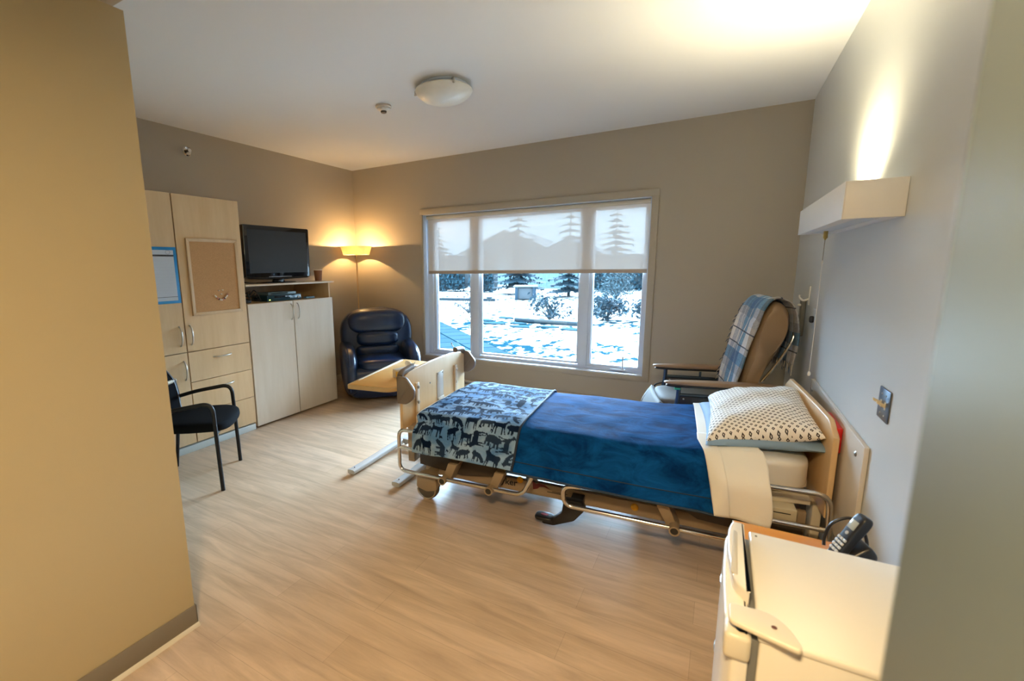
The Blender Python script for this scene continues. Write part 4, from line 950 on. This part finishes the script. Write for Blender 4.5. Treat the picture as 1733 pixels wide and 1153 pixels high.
# pillows
def pillow(name, label, cat, c, half, rot, mat, n, flat, seed, dent=.12, uvs=False):
    t = thing(name, label, cat, c, rot[2])
    mb = MB(); r = random.Random(seed); ph = [r.uniform(0, 6) for _ in range(6)]
    M = Matrix.Rotation(rot[1], 4, 'Y') @ Matrix.Rotation(rot[0], 4, 'X')
    def f(a, b, top):
        # square pillow surface: corners pulled out, edges pinched
        sx, sy = a, b
        e = (1-abs(sx)**3.2)*(1-abs(sy)**3.2); th = max(0, e)**.46
        px = sx*(1-.07*(1-abs(sx))**0*(1-abs(sy)**2)*abs(sx)**3+.0); py = sy*(1-.09*(1-abs(sx)**2)*abs(sy)**3)
        wv = .055*math.sin(5*sx+ph[0]+2*sy)+.04*math.sin(9*sy+ph[1]-3*sx)+.03*math.sin(13*sx+7*sy+ph[2])
        crease = .05*math.sin(18*math.atan2(sy, sx)+ph[3])*(sx*sx+sy*sy)*.5
        z = th*(1+wv)+crease*th**.5*(e < .8)
        z = z if top else -z*flat
        return Vector((px*half[0], py*half[1], z*half[2]))
    n_ = n
    for top in (True, False):
        for i in range(n_):
            for j in range(n_):
                q = [(2*(i+di)/n_-1, 2*(j+dj)/n_-1) for di, dj in ((0, 0), (1, 0), (1, 1), (0, 1))]
                vs = [mb.bm.verts.new(M @ f(a, b, top)) for a, b in (q if top else q[::-1])]
                fc = mb.bm.faces.new(vs)
                for l, (a, b) in zip(fc.loops, (q if top else q[::-1])): l[mb.uv].uv = ((a+1)*half[0], (b+1)*half[1])
    bmesh.ops.remove_doubles(mb.bm, verts=mb.bm.verts[:], dist=.0004)
    mb.build('pillow_case', mat, t, angle=80); return t
def dots_mat():
    m, nt, out = new_mat('dotted_cotton'); b = nt.nodes.new('ShaderNodeBsdfPrincipled'); nt.links.new(b.outputs[0], out.inputs[0]); b.inputs['Roughness'].default_value = .8
    uv = nt.nodes.new('ShaderNodeUVMap'); mp = nt.nodes.new('ShaderNodeMapping'); mp.inputs['Rotation'].default_value = (0, 0, math.radians(38)); mp.inputs['Scale'].default_value = (44, 44, 44); nt.links.new(uv.outputs[0], mp.inputs[0])
    fr = nt.nodes.new('ShaderNodeVectorMath'); fr.operation = 'FRACTION'; nt.links.new(mp.outputs[0], fr.inputs[0])
    sb_ = nt.nodes.new('ShaderNodeVectorMath'); sb_.operation = 'SUBTRACT'; sb_.inputs[1].default_value = (.5, .5, 0); nt.links.new(fr.outputs[0], sb_.inputs[0])
    ab_ = nt.nodes.new('ShaderNodeVectorMath'); ab_.operation = 'ABSOLUTE'; nt.links.new(sb_.outputs[0], ab_.inputs[0])
    sp = nt.nodes.new('ShaderNodeSeparateXYZ'); nt.links.new(ab_.outputs[0], sp.inputs[0])
    mxm = nt.nodes.new('ShaderNodeMath'); mxm.operation = 'MAXIMUM'; nt.links.new(sp.outputs['X'], mxm.inputs[0]); nt.links.new(sp.outputs['Y'], mxm.inputs[1])
    lt = nt.nodes.new('ShaderNodeMath'); lt.operation = 'LESS_THAN'; lt.inputs[1].default_value = .235; nt.links.new(mxm.outputs[0], lt.inputs[0])
    gt = nt.nodes.new('ShaderNodeMath'); gt.operation = 'GREATER_THAN'; gt.inputs[1].default_value = .075; nt.links.new(mxm.outputs[0], gt.inputs[0])
    mu = nt.nodes.new('ShaderNodeMath'); mu.operation = 'MULTIPLY'; nt.links.new(lt.outputs[0], mu.inputs[0]); nt.links.new(gt.outputs[0], mu.inputs[1])
    mx = nt.nodes.new('ShaderNodeMix'); mx.data_type = 'RGBA'; mx.inputs['A'].default_value = (.90, .88, .85, 1); mx.inputs['B'].default_value = (.035, .028, .035, 1)
    nt.links.new(mu.outputs[0], mx.inputs['Factor']); nt.links.new(mx.outputs['Result'], b.inputs['Base Color']); return m
PX = math.cos(TH); PY = math.sin(TH)
def bw(x, y, z): return (-.67+x*PX-y*PY, 2.883+x*PY+y*PX, z)
pillow('pillow', 'plain dusty blue pillow lying under the dotted pillow', 'pillow', (.212, 2.93, .622), (.255, .392, .050), (0, math.radians(-5), TH), pr('dusty_blue_cotton', (.24, .37, .54), .8, bump=.1, bscale=40), 44, .8, 3)
pillow('pillow', 'white pillow with a small dark dotted print on top of the pile', 'pillow', (.218, 2.925, .680), (.240, .375, .092), (math.radians(3), math.radians(-12), math.radians(.5)), dots_mat(), 60, .75, 8)
# ================================================================== RECLINER BY THE WINDOW, PLAID THROW
RZ = math.radians(14)
gr = thing('recliner_chair', 'tan vinyl recliner with slim wooden arms at the right end of the window', 'recliner chair', (-.086, 3.948, 0), RZ)
tan = pr('tan_vinyl', (.33, .215, .115), .42, bump=.06, bscale=90)
cream_v = pr('cream_vinyl', (.17, .17, .165), .7, spec=.15, bump=.05, bscale=90)
armw = wood('brown_arm_wood', (.27, .17, .10), (.36, .24, .15), 'x', .35)
# seat and leg rest
mb = MB(); mb.puff((-.02, 0, .445), (.29, .255, .06), 4.5, 12, lambda q: (q.x, q.y, q.z+.15*max(0, -q.x)**3)); mb.build('seat', cream_v, gr)
lr = MB(); 
def legrest(u, v):
    a = v*2-1; z = .47-.36*u; x = -.305-.055*math.sin(PI*min(1, u*1.2))-.05*u
    return (x+.012*a*a, a*.265*(1-.04*u), z)
o = lr.grid(legrest, 14, 12).build('leg_rest', cream_v, gr, thick=.045)
mb = MB()
for y in (-.215, -.195, .195, .215): mb.tube([(legrest(k/10, .5+y/.53)[0]-.024, y, legrest(k/10, .5)[2]) for k in range(11)], .003, 6)
mb.build('leg_rest_piping', pr('grey_piping', (.30, .30, .30), .5), gr)
# back: swollen tall cushion leaning backward, lofted along its side profile
BPROF = [(.20, .47), (.205, .56), (.222, .70), (.252, .88), (.290, 1.06), (.325, 1.17), (.375, 1.228), (.430, 1.212), (.468, 1.14), (.470, 1.03), (.430, .90), (.370, .77), (.315, .65), (.280, .53), (.245, .465)]
BPS = smooth([Vector((a, 0, b)) for a, b in BPROF], 4, True); BPC = Vector((.33, 0, .86))
mb = MB(); NB = len(BPS); RB_ = []
for k in range(15):
    a = k/14*2-1; sq = (1-abs(a)**7)**(1/2.6) if abs(a) < 1 else 0; ring_ = []
    for p in BPS:
        d = p-BPC; q = BPC+d*1.0; ins = .045*(1-sq); L = d.length; q = BPC+d*max(.02, (L-ins)/L); ring_.append(mb.bm.verts.new((q.x, a*.238, q.z)))
    RB_.append(ring_)
for A, B in zip(RB_, RB_[1:]):
    for i in range(NB): mb.bm.faces.new((A[i], A[(i+1) % NB], B[(i+1) % NB], B[i]))
mb.bm.faces.new(RB_[0][::-1]); mb.bm.faces.new(RB_[-1])
mb.build('backrest', tan, gr, recalc=True, angle=50)
mb = MB()
for s in (-1, 1): mb.tube([(.34, s*.20, .66), (.42, s*.21, .80), (.495, s*.21, .96), (.520, s*.15, 1.03)], .009, 8, sm=5)
mb.tube([(.520, -.15, 1.03), (.524, 0, 1.04), (.520, .15, 1.03)], .009, 8, sm=3); mb.build('push_handle', chrome, gr)
for s in (-1, 1):
    y = s*.295
    mb = MB()
    def armf(q):
        t = (q.x+1)/2; return (q.x, q.y*(.75+.5*math.sin(PI*min(1, t*.9+.1))), q.z*(.8+.2*t)-.9*max(0, t-.6)**2*2.2+.15*math.sin(t*PI))
    mb.puff((.09, y, .648), (.395, .042, .018), 4, 14, armf); ar = mb.build('armrest', armw, gr)
    mb = MB()
    def armu(q):
        t = (q.x+1)/2; return (q.x, q.y*(.75+.5*math.sin(PI*min(1, t*.9+.1))), q.z-1.2*max(0, t-.6)**2*2.2+.2*math.sin(t*PI))
    mb.puff((.095, y, .627), (.385, .034, .010), 5, 12, armu); mb.build('arm_underside', black_plastic, ar)
    mb = MB(); P = rpath([(-.205, y, .625), (-.205, y, .52), (-.235, y, .40), (-.235, y, .10)], .06, 6); mb.tube(P, .0155, 12); mb.tube([(.06, y, .61), (.06, y, .56)], .009, 8)
    mb.tube([(-.205, y, .558), (.22, y, .548), (.34, y, .50)], .014, 10, sm=5); mb.tube([(.30, y, .55), (.33, y, .30), (.33, y, .10)], .0155, 12, sm=5); mb.tube([(-.235, y, .115), (.33, y, .115)], .014, 10)
    mb.build('side_frame', pr('blue_grey_tube', (.06, .085, .11), .3, metal=.6), gr)
    mb = MB(); mb.box(-.195, .29, y-.006, y+.006, .22, .548, .004); sp_ = mb.build('side_panel', pr('navy_black_panel', (.008, .010, .016), .35), gr)
    for x, z in ((-.17, .53), (.03, .53), (-.17, .25)): MB().cyl((x, y-s*.0-.009, z), (x, y+.009, z), .006, n=10).build('rivet', steel, sp_)
    for x in (-.235, .33):
        mb = MB(); mb.cyl((x, y-.013, .048), (x, y+.013, .048), .046, n=24); mb.box(x-.02, x+.02, y-.020, y+.020, .075, .115, .004); mb.build('castor', black_plastic, gr)
mb = MB(); mb.box(-.235, -.195, -.318, -.285, .598, .614, .003); mb.build('release_lever', pr('green_lever', (.03, .42, .24), .4), gr, label='small green lever under the arm')
mb = MB(); mb.tube([(-.22, .305, .50), (-.28, .31, .47), (-.285, .31, .38), (-.25, .30, .33)], .008, 8, sm=5); mb.build('cable_loop', black_plastic, gr)
# plaid throw draped over the back
def plaid():
    m, nt, out = new_mat('blue_plaid_wool'); b = nt.nodes.new('ShaderNodeBsdfPrincipled'); nt.links.new(b.outputs[0], out.inputs[0]); b.inputs['Roughness'].default_value = .9; b.inputs['Sheen Weight'].default_value = .2
    uv = nt.nodes.new('ShaderNodeUVMap'); sp = nt.nodes.new('ShaderNodeSeparateXYZ'); nt.links.new(uv.outputs[0], sp.inputs[0])
    def ramp(src, stops, per):
        mu = nt.nodes.new('ShaderNodeMath'); mu.operation = 'MULTIPLY'; mu.inputs[1].default_value = per; nt.links.new(src, mu.inputs[0])
        fr = nt.nodes.new('ShaderNodeMath'); fr.operation = 'FRACT'; nt.links.new(mu.outputs[0], fr.inputs[0])
        cr = nt.nodes.new('ShaderNodeValToRGB'); cr.color_ramp.interpolation = 'CONSTANT'; e = cr.color_ramp.elements
        e[0].position = stops[0][0]; e[0].color = (*stops[0][1], 1); e[1].position = stops[1][0]; e[1].color = (*stops[1][1], 1)
        for p, c in stops[2:]:
            n = e.new(p); n.color = (*c, 1)
        nt.links.new(fr.outputs[0], cr.inputs[0]); return cr.outputs[0]
    W = (.95, .94, .92); B = (.17, .38, .62); G = (.55, .60, .68); D = (.10, .14, .20); L = (.80, .84, .90)
    ca = ramp(sp.outputs['X'], [(0, W), (.13, D), (.155, W), (.26, L), (.40, G), (.56, B), (.78, L), (.88, D), (.905, W)], 3.1)
    cb = ramp(sp.outputs['Y'], [(0, (.46, .42, .38)), (.14, L), (.30, B), (.42, W), (.45, B), (.60, G), (.70, W), (.73, G), (.86, W)], 1.0)
    mx = nt.nodes.new('ShaderNodeMix'); mx.data_type = 'RGBA'; mx.blend_type = 'MULTIPLY'; mx.inputs['Factor'].default_value = 1.0; nt.links.new(ca, mx.inputs['A']); nt.links.new(cb, mx.inputs['B'])
    tc = nt.nodes.new('ShaderNodeTexCoord'); n1 = N(nt, 'ShaderNodeTexNoise'); n1.inputs['Scale'].default_value = 90; nt.links.new(tc.outputs['Object'], n1.inputs['Vector'])
    m2 = nt.nodes.new('ShaderNodeMix'); m2.data_type = 'RGBA'; m2.blend_type = 'OVERLAY'; m2.inputs['Factor'].default_value = .5; nt.links.new(mx.outputs['Result'], m2.inputs['A']); nt.links.new(n1.outputs['Fac'], m2.inputs['B'])
    nt.links.new(m2.outputs['Result'], b.inputs['Base Color'])
    bp = nt.nodes.new('ShaderNodeBump'); bp.inputs['Strength'].default_value = .4; bp.inputs['Distance'].default_value = .008; nt.links.new(n1.outputs['Fac'], bp.inputs['Height']); nt.links.new(bp.outputs[0], b.inputs['Normal']); return m
PLAID = plaid()
th = thing('plaid_throw', 'fringed blue and white plaid throw draped over the recliner back', 'throw blanket', (-.086, 3.948, 0), RZ)
TP = [(.172, .535), (.190, .66), (.225, .85), (.268, 1.04), (.300, 1.16), (.345, 1.232), (.395, 1.248), (.452, 1.225), (.492, 1.15), (.512, 1.03), (.515, .90), (.505, .80)]
TPS = smooth([Vector((a, 0, b)) for a, b in TP], 6); TL = [0]
for a_, b_ in zip(TPS, TPS[1:]): TL.append(TL[-1]+(b_-a_).length)
def on_t(s):
    d = s*TL[-1]
    for i in range(len(TL)-1):
        if d <= TL[i+1]+1e-9: return TPS[i].lerp(TPS[i+1], (d-TL[i])/max(1e-9, TL[i+1]-TL[i]))
    return TPS[-1]
def throw(u, v):
    p = on_t(u); a = v*2-1; front = max(0, 1-u*1.9)
    y = -.015+a*(.222-.02*front)+.012*math.sin(u*14)*(a > 0)
    w = .007*math.sin(9*u+5*a)+.005*math.sin(23*u-7*a)
    n = Vector((-.9, 0, .4)) if u < .45 else Vector((0, 0, 1)) if u < .62 else Vector((.9, 0, .1))
    q = Vector((p.x, y, p.z))+n*(w*.7+.006)
    q.z += .012*a*(u < .5)-.0
    return q
MB().grid(throw, 80, 30).build('throw_cloth', PLAID, th, thick=.008)
r = random.Random(9); fringe_m = [pr('fringe_cream', (.60, .55, .47), .9), pr('fringe_slate', (.10, .14, .20), .9)]
mb2 = [MB(), MB()]
for k in range(60):
    u = (k+.5)/60*.62; p = throw(u, 1.0); q = p+Vector((r.uniform(-.02, .01), .035+r.uniform(0, .02), -.035+r.uniform(-.02, .01)))
    mb2[k // 2 % 2].tube([p, (p+q)/2+Vector((0, .01, .004)), q], [.0045, .002], 5)
for k in range(24):
    v = (k+.5)/24; p = throw(0.0, v); mb2[k % 2].tube([p, p+Vector((-.008, r.uniform(-.01, .01), -.05+r.uniform(-.02, .015)))], [.0045, .002], 5)
    p = throw(1.0, v); mb2[k % 2].tube([p, p+Vector((r.uniform(-.01, .01), r.uniform(-.01, .01), -.06+r.uniform(-.02, .02)))], [.005, .002], 5)
for b_, m_ in zip(mb2, fringe_m):
    o = b_.build('fringe', m_, th); o['kind'] = 'stuff'

# ================================================================== RIGHT WALL
wl = thing('wall_light', 'long white box wall light over the bed, open on top', 'wall light', (.445, 2.77, 1.65))
FXX, FY0, FY1, FZ0, FZ1 = .357, 2.20, 3.34, 1.650, 1.782
wmet = pr('white_painted_metal', (.80, .81, .82), .4)
MB().box(FXX, FXX+.004, FY0, FY1, FZ0, FZ1, .001).build('front_panel', wmet, wl, world=True)
for y in (FY0, FY1): MB().box(FXX+.004, XR-.001, y-.002 if y == FY0 else y-.002, y+.002, FZ0, FZ1, .0008).build('end_panel', wmet, wl, world=True)
MB().box(XR-.004, XR-.0005, FY0+.003, FY1-.003, FZ0+.002, FZ1-.002).build('back_plate', wmet, wl, world=True, smooth=False)
mb = MB(); mb.box(FXX+.005, FXX+.055, FY0+.003, FY1-.003, FZ0+.004, FZ0+.010); mb.box(XR-.045, XR-.004, FY0+.003, FY1-.003, FZ0+.004, FZ0+.010); mb.build('bottom_tray', wmet, wl, world=True)
def diffuser():
    m, nt, out = new_mat('frosted_acrylic'); b = nt.nodes.new('ShaderNodeBsdfPrincipled'); nt.links.new(b.outputs[0], out.inputs[0]); b.inputs['Base Color'].default_value = (.62, .70, .78, 1); b.inputs['Roughness'].default_value = .35; return m
MB().box(FXX+.055, XR-.045, FY0+.004, FY1-.004, FZ0+.006, FZ0+.009).build('lower_diffuser', diffuser(), wl, world=True, smooth=False)
mb = MB(); mb.box(XR-.035, XR-.004, 2.68, 2.86, FZ0+.02, FZ0+.045, .003); mb.build('lamp_holder', white_plastic, wl, world=True)
MB().cyl((XR-.075, 2.70, FZ0+.075), (XR-.075, 2.84, FZ0+.075), .014, n=16).build('lamp_tube', pr('lit_lamp_tube', (1, .95, .85), .5, emit=(1, .82, .52), estr=25), wl, world=True)
mb = MB(); mb.cyl((.452, 3.13, FZ0+.006), (.452, 3.13, FZ0-.030), .010, n=14); mb.cyl((.452, 3.13, FZ0-.030), (.452, 3.13, FZ0-.040), .007, .003, 12); mb.build('pull_socket', pr('brass_socket', (.55, .42, .14), .3, metal=1), wl, world=True)
mb = MB(); mb.tube([(.452, 3.13, FZ0-.038), (.452, 3.13, 1.50)], .0018, 6); mb.build('pull_chain', bolt, wl, world=True)
mb = MB(); mb.tube([(.452, 3.13, 1.50), (.453, 3.13, 1.15), (.452, 3.13, .90)], .0014, 6); mb.puff((.452, 3.13, 1.497), (.004, .004, .009), 2.2, 4); mb.build('pull_cord', white_plastic, wl, world=True)
mb = MB(); mb.lathe([(0, 0), (.006, .002), (.008, .012), (.004, .024), (0, .026)], (.452, 3.13, .876), 14); mb.build('cord_knob', white_plastic, wl, world=True)
WALL_W = 50
o = lamp('SPOT', 'wall_light_uplight', (XR-.075, 2.77, FZ0+.105), WALL_W, (1.0, .84, .52), shadow_soft_size=.02, spot_size=math.radians(150), spot_blend=1.0)
o.rotation_euler = (PI, 0, 0)
# bumper board behind the bed
bb_ = thing('wall_guard_board', 'pale wall guard board screwed to the wall behind the headboard', 'wall guard', (XR, 2.81, .62))
MB().box(XR-.018, XR-.0005, 2.205, 3.43, .30, .803, .004).build('board', pr('pale_guard_laminate', (.62, .58, .53), .22, coat=.2), bb_, world=True)
for y, z in ((3.36, .748), (2.30, .742), (3.36, .36), (2.30, .36)):
    MB().lathe([(0, .006), (.007, .005), (.011, .002), (.011, 0)], M=Matrix.Translation((XR-.018, y, z)) @ Matrix.Rotation(-PI/2, 4, 'Y'), n=16).build('screw_head', bolt, bb_, world=True)
rd = thing('red_holder', 'red plastic holder wedged between headboard and wall', 'plastic holder', (.498, 2.66, .655))
mb = MB(); mb.box(.488, .509, 2.53, 2.80, .655, .772, .006); mb.build('holder_shell', pr('red_plastic', (.62, .010, .012), .35), rd, world=True)
# switches and small fittings
sw = thing('switch_plate', 'steel double switch plate with two ivory toggles on the right wall', 'light switch', (XR, 2.115, .998))
MB().box(XR-.006, XR-.0005, 2.055, 2.175, .943, 1.055, .003).build('plate', pr('blue_grey_steel', (.12, .15, .20), .3, metal=.8), sw, world=True)
for y in (2.139, 2.092):
    MB().box(XR-.0075, XR-.005, y-.006, y+.006, .985, 1.011).build('toggle_slot', cream_trim, sw, world=True)
    mb = MB(); mb.prism(rpoly([(XR-.006, .990), (XR-.006, 1.004), (XR-.030, 1.016), (XR-.030, 1.007)], .002, 3), 'y', y-.0045, y+.0045, .0015); mb.build('toggle', pr('ivory_toggle', (.78, .70, .50), .35), sw, world=True)
    for z in (.963, 1.033): MB().cyl((XR-.0055, y, z), (XR-.0075, y, z), .0035, n=10).build('screw', steel, sw, world=True)
op = thing('outlet_plate', 'small pale outlet plate with a black plug under the coat hook', 'outlet', (XR, 3.68, 1.14))
MB().box(XR-.006, XR-.0005, 3.63, 3.73, 1.075, 1.205, .003).build('plate', pr('pale_plate', (.55, .62, .70), .35), op, world=True)
mb = MB(); mb.puff((XR-.016, 3.68, 1.135), (.014, .016, .022), 3, 6); mb.build('plug', black_plastic, op, world=True)
hk = thing('coat_hook', 'white coat hook on the right wall near the window corner', 'hook', (XR, 3.98, 1.28))
MB().box(XR-.008, XR-.0005, 3.945, 3.975, 1.205, 1.335, .003).build('hook_plate', white_plastic, hk, world=True)
mb = MB(); mb.tube([(XR-.006, 3.96, 1.245), (XR-.035, 3.965, 1.235), (XR-.055, 3.97, 1.255), (XR-.056, 3.97, 1.275)], [.007, .006], 8, sm=5); mb.build('hook_arm', white_plastic, hk, world=True)
ch_ = thing('call_handset_holder', 'narrow grey wall holder below the coat hook', 'wall holder', (XR, 4.10, 1.12))
MB().box(XR-.030, XR-.0005, 4.07, 4.15, .97, 1.235, .008).build('holder', pr('grey_holder', (.18, .17, .15), .4), ch_, world=True)
mb = MB(); mb.puff((XR-.040, 4.08, 1.195), (.012, .012, .010), 2.5, 5); mb.build('button', white_plastic, ch_, world=True)

# ================================================================== BEDSIDE TABLE, PHONE, FRIDGE
ns = thing('bedside_table', 'small bedside table with an orange wood top between bed and fridge', 'bedside table', (.265, 1.58, 0))
ZN2 = .62
MB().box(.095, .430, 1.40, 1.755, ZN2-.024, ZN2, .003).build('table_top', orange_wood, ns, world=True)
MB().box(.092, .0955, 1.402, 1.753, ZN2-.022, ZN2-.001, .001).build('edge_band', cream_trim, ns, world=True)
MB().box(.115, .422, 1.415, 1.74, .08, ZN2-.024, .002).build('cabinet_body', orange_wood, ns, world=True)
for z0, z1 in ((.40, .585), (.10, .395)):
    d = MB().box(.100, .115, 1.42, 1.735, z0, z1, .002).build('drawer', orange_wood, ns, world=True)
    mb = MB(); arc_handle(mb, (.100, 1.58, (z0+z1)/2), (0, 1, 0), (-1, 0, 0), .12); mb.build('handle', steel, d, world=True)
for x in (.135, .40):
    for y in (1.435, 1.72): MB().cyl((x, y, 0), (x, y, .082), .014, .018, 12).build('leg', black_plastic, ns, world=True)
# cordless phone
pc = thing('phone_cradle', 'black phone charging cradle at the wall end of the bedside table', 'phone cradle', (.372, 1.60, ZN2), math.radians(18))
def slab(name, poly, y0, y1, mat, par, bev=.006): return MB().prism(rpoly(poly, .010, 4), 'y', y0, y1, bev, 3).build(name, mat, par)
slab('cradle_body', [(-.060, .0), (.045, .0), (.050, .072), (.030, .098), (.012, .088), (-.045, .040), (-.063, .028)], -.036, .036, black_plastic, pc, .010)
mb = MB(); mb.tube([(-.056, -.030, .034), (-.061, -.015, .032), (-.063, 0, .032), (-.061, .015, .032), (-.056, .030, .034)], .0045, 8, sm=4); mb.build('front_lip', pr('blue_sheen_plastic', (.03, .10, .18), .15), pc)
mb = MB(); mb.puff((.048, -.028, .045), (.005, .006, .012), 2.5, 5); mb.build('charge_light', pr('red_light', (.5, .02, .01), .3, emit=(1, .08, .03), estr=.8), pc)
mb = MB(); mb.tube([(.045, .034, .03), (.085, .075, .045), (.085, .11, .085), (.06, .125, .10), (.02, .13, .075), (.005, .13, .03), (.0, .12, .004)], .0045, 8, sm=6); mb.build('cable', black_plastic, pc)
hsx = thing('cordless_phone', 'black cordless handset with silver keys standing in the cradle', 'phone', (.372, 1.60, ZN2), math.radians(18))
Mh = Matrix.Translation((-.006, 0, .106)) @ Matrix.Rotation(math.radians(27), 4, 'Y')
mb = MB(); mb.puff((0, 0, 0), (.013, .0235, .074), 5, 12, lambda q: (q.x*(1+.25*max(0, q.z)), q.y*(1-.08*(1-abs(q.z))), q.z), M=Mh); mb.build('handset', black_plastic, hsx)
mb = MB(); mb.box(-.0165, -.012, -.014, .014, .022, .050, .002, M=Mh); mb.build('display', pr('grey_lcd', (.38, .42, .40), .2), hsx)
mb = MB(); mb.lathe([(0, 0), (.006, 0), (.005, .003), (0, .0035)], M=Mh @ Matrix.Translation((-.012, 0, .008)) @ Matrix.Rotation(-PI/2, 4, 'Y'), n=16); mb.build('round_key', grey_metal, hsx)
for i in range(4):
    for j in range(3):
        mb = MB(); z = -.014-.0125*i; y = (j-1)*.0125; mb.box(-.0155, -.0115, y-.0048, y+.0048, z-.0038, z+.0038, .0012, M=Mh); mb.build('key', pr('silver_key', (.55, .54, .50), .35) if (i, j) == (0, 0) else MATS['silver_key'], hsx)
# fridge
fg = thing('bar_fridge', 'white bar fridge in the lower right corner against the wall', 'fridge', (.30, 1.185, 0))
FZ = .780
MB().box(.116, .505, .985, 1.392, .035, FZ-.006, .006, 3).build('cabinet', white_enamel, fg, world=True)
MB().box(.112, .506, .982, 1.394, FZ-.018, FZ, .006, 3).build('top_panel', white_enamel, fg, world=True)
MB().box(.0985, .116, .992, 1.386, .07, FZ-.022, .003).build('gasket', pr('grey_gasket', (.16, .16, .15), .5), fg, world=True)
mb = MB(); P = rpoly([(.1005, .982), (.1005, 1.394), (.078, 1.398), (.058, 1.36), (.052, 1.19), (.056, 1.02), (.074, .980)], [.004, .004, .012, .03, .3, .03, .012], 6)
mb.prism(P, 'z', .06, FZ-.012, .008, 3); dr = mb.build('door', white_enamel, fg, world=True)
mb = MB(); mb.prism(rpoly([(.101, 1.085), (.101, 1.396), (.074, 1.400), (.064, 1.36), (.060, 1.26), (.072, 1.12)], [.003, .003, .012, .02, .2, .03], 6), 'z', FZ-.018, FZ+.016, .006, 3); mb.build('door_grip', white_enamel, dr, world=True)
mb = MB(); mb.prism(rpoly([(.066, 1.15), (.080, 1.14), (.084, 1.34), (.074, 1.35)], .006), 'z', FZ+.012, FZ+.0168, .001); mb.build('grip_recess_shade', pr('grip_shade', (.55, .53, .47), .4), dr, world=True)  # flat inlay, the shade of the grip's hollow put into its colour
mb = MB(); mb.box(.056, .103, .974, 1.045, FZ-.070, FZ-.012, .010, 3); mb.build('corner_cap', pr('aged_cream_cap', (.72, .66, .52), .35), dr, world=True)
mb = MB(); mb.prism(rpoly([(.062, 1.04), (.062, .985), (.112, .972), (.176, .957), (.180, .972), (.163, 1.018), (.135, 1.045)], [.01, .012, .03, .008, .012, .03, .02], 6), 'z', FZ+.001, FZ+.013, .004, 3); hc_ = mb.build('hinge_cover', pr('cream_hinge_cover', (.76, .70, .57), .35), fg, world=True)
MB().cyl((.138, 1.000, FZ+.012), (.138, 1.000, FZ+.0140), .005, n=14).build('screw_hole', pr('rust_hole', (.12, .04, .02), .7), hc_, world=True)
MB().cyl((.128, 1.372, FZ-.001), (.128, 1.372, FZ+.0006), .003, n=10).build('screw_hole', pr('dark_hole', (.04, .03, .02), .7), fg, world=True)
for x in (.14, .47):
    for y in (1.01, 1.36): MB().cyl((x, y, 0), (x, y, .040), .015, .018, 14).build('foot', black_plastic, fg, world=True)

# ================================================================== CEILING
dl = thing('ceiling_light', 'round white glass bowl ceiling light, switched off', 'ceiling light', (-1.79, 2.99, HC))
MB().lathe([(0, -.001), (.165, -.001), (.168, -.010), (.155, -.030), (0, -.030)], n=40).build('pan', white_trim, dl)
def alabaster():
    m = pr('alabaster_glass', (.84, .84, .78), .4, var=.12, vscale=8, coat=.2); return m
MB().lathe([(.200, -.034), (.203, -.040), (.190, -.062), (.150, -.092), (.085, -.112), (0, -.119), (0, -.115), (.084, -.108), (.148, -.088), (.187, -.059), (.197, -.040), (.200, -.034)], n=48).build('glass_bowl', alabaster(), dl)
for k in range(3):
    a = math.radians(200+120*k); c = Vector((math.cos(a), math.sin(a), 0))
    mb = MB(); mb.tube([c*.160+Vector((0, 0, -.012)), c*.203+Vector((0, 0, -.020)), c*.210+Vector((0, 0, -.036)), c*.200+Vector((0, 0, -.046))], .006, 8, sm=4); mb.puff((c.x*.208, c.y*.208, -.048), (.009, .009, .009), 2, 5); mb.build('clip', steel, dl)
sd = thing('smoke_detector', 'small white smoke detector on the ceiling left of the bowl light', 'smoke detector', (-2.405, 3.085, HC))
MB().lathe([(0, 0), (.062, 0), (.063, -.012), (.055, -.016), (0, -.016)], n=36).build('base', cream_trim, sd)
MB().lathe([(.054, -.015), (.052, -.028), (.030, -.040), (0, -.040)], n=36).build('cover', white_plastic, sd)
MB().lathe([(.024, -.039), (.022, -.052), (0, -.053)], n=28).build('vent', pr('dark_vent', (.06, .055, .05), .5), sd)
sk = thing('sprinkler_head', 'chrome fire sprinkler head high on the left wall above the wardrobe', 'sprinkler', (XL, 2.595, 2.573))
My = Matrix.Rotation(PI/2, 4, 'Y')
MB().lathe([(.012, .001), (.040, .001), (.043, .006), (.034, .014), (.022, .008), (.012, .008), (.012, .001)], M=My, n=32).build('escutcheon', chrome, sk)
MB().lathe([(0, 0), (.010, 0), (.010, .030), (.006, .034), (0, .034)], M=My, n=20).build('body', pr('dull_bronze', (.10, .09, .08), .4, metal=.8), sk)
MB().lathe([(0, .046), (.016, .044), (.016, .048), (0, .049)], M=My, n=20).build('deflector', chrome, sk)
mb = MB()
for s in (-1, 1): mb.tube([(.030, s*.008, 0), (.040, s*.010, 0), (.047, s*.004, 0)], .002, 6)
mb.build('yoke', chrome, sk)
# entry light behind the camera (lights the doorway, partition and near floor)
en = thing('entry_light', 'round flush ceiling light in the entry behind the viewpoint', 'ceiling light', (-.14, -.20, ZS))
MB().lathe([(0, 0), (.17, 0), (.172, -.02), (.16, -.03), (0, -.03)], n=36).build('pan', white_trim, en)
MB().lathe([(.155, -.03), (.150, -.055), (.10, -.075), (0, -.082)], n=36).build('lens', pr('lit_lens', (1, .95, .85), .5, emit=(1, .78, .48), estr=6), en)
ENTRY_W = 31
o = lamp('AREA', 'entry_light_lamp', (-.14, -.20, ZS-.10), ENTRY_W, (1.0, .72, .38), shape='DISK', size=.30)
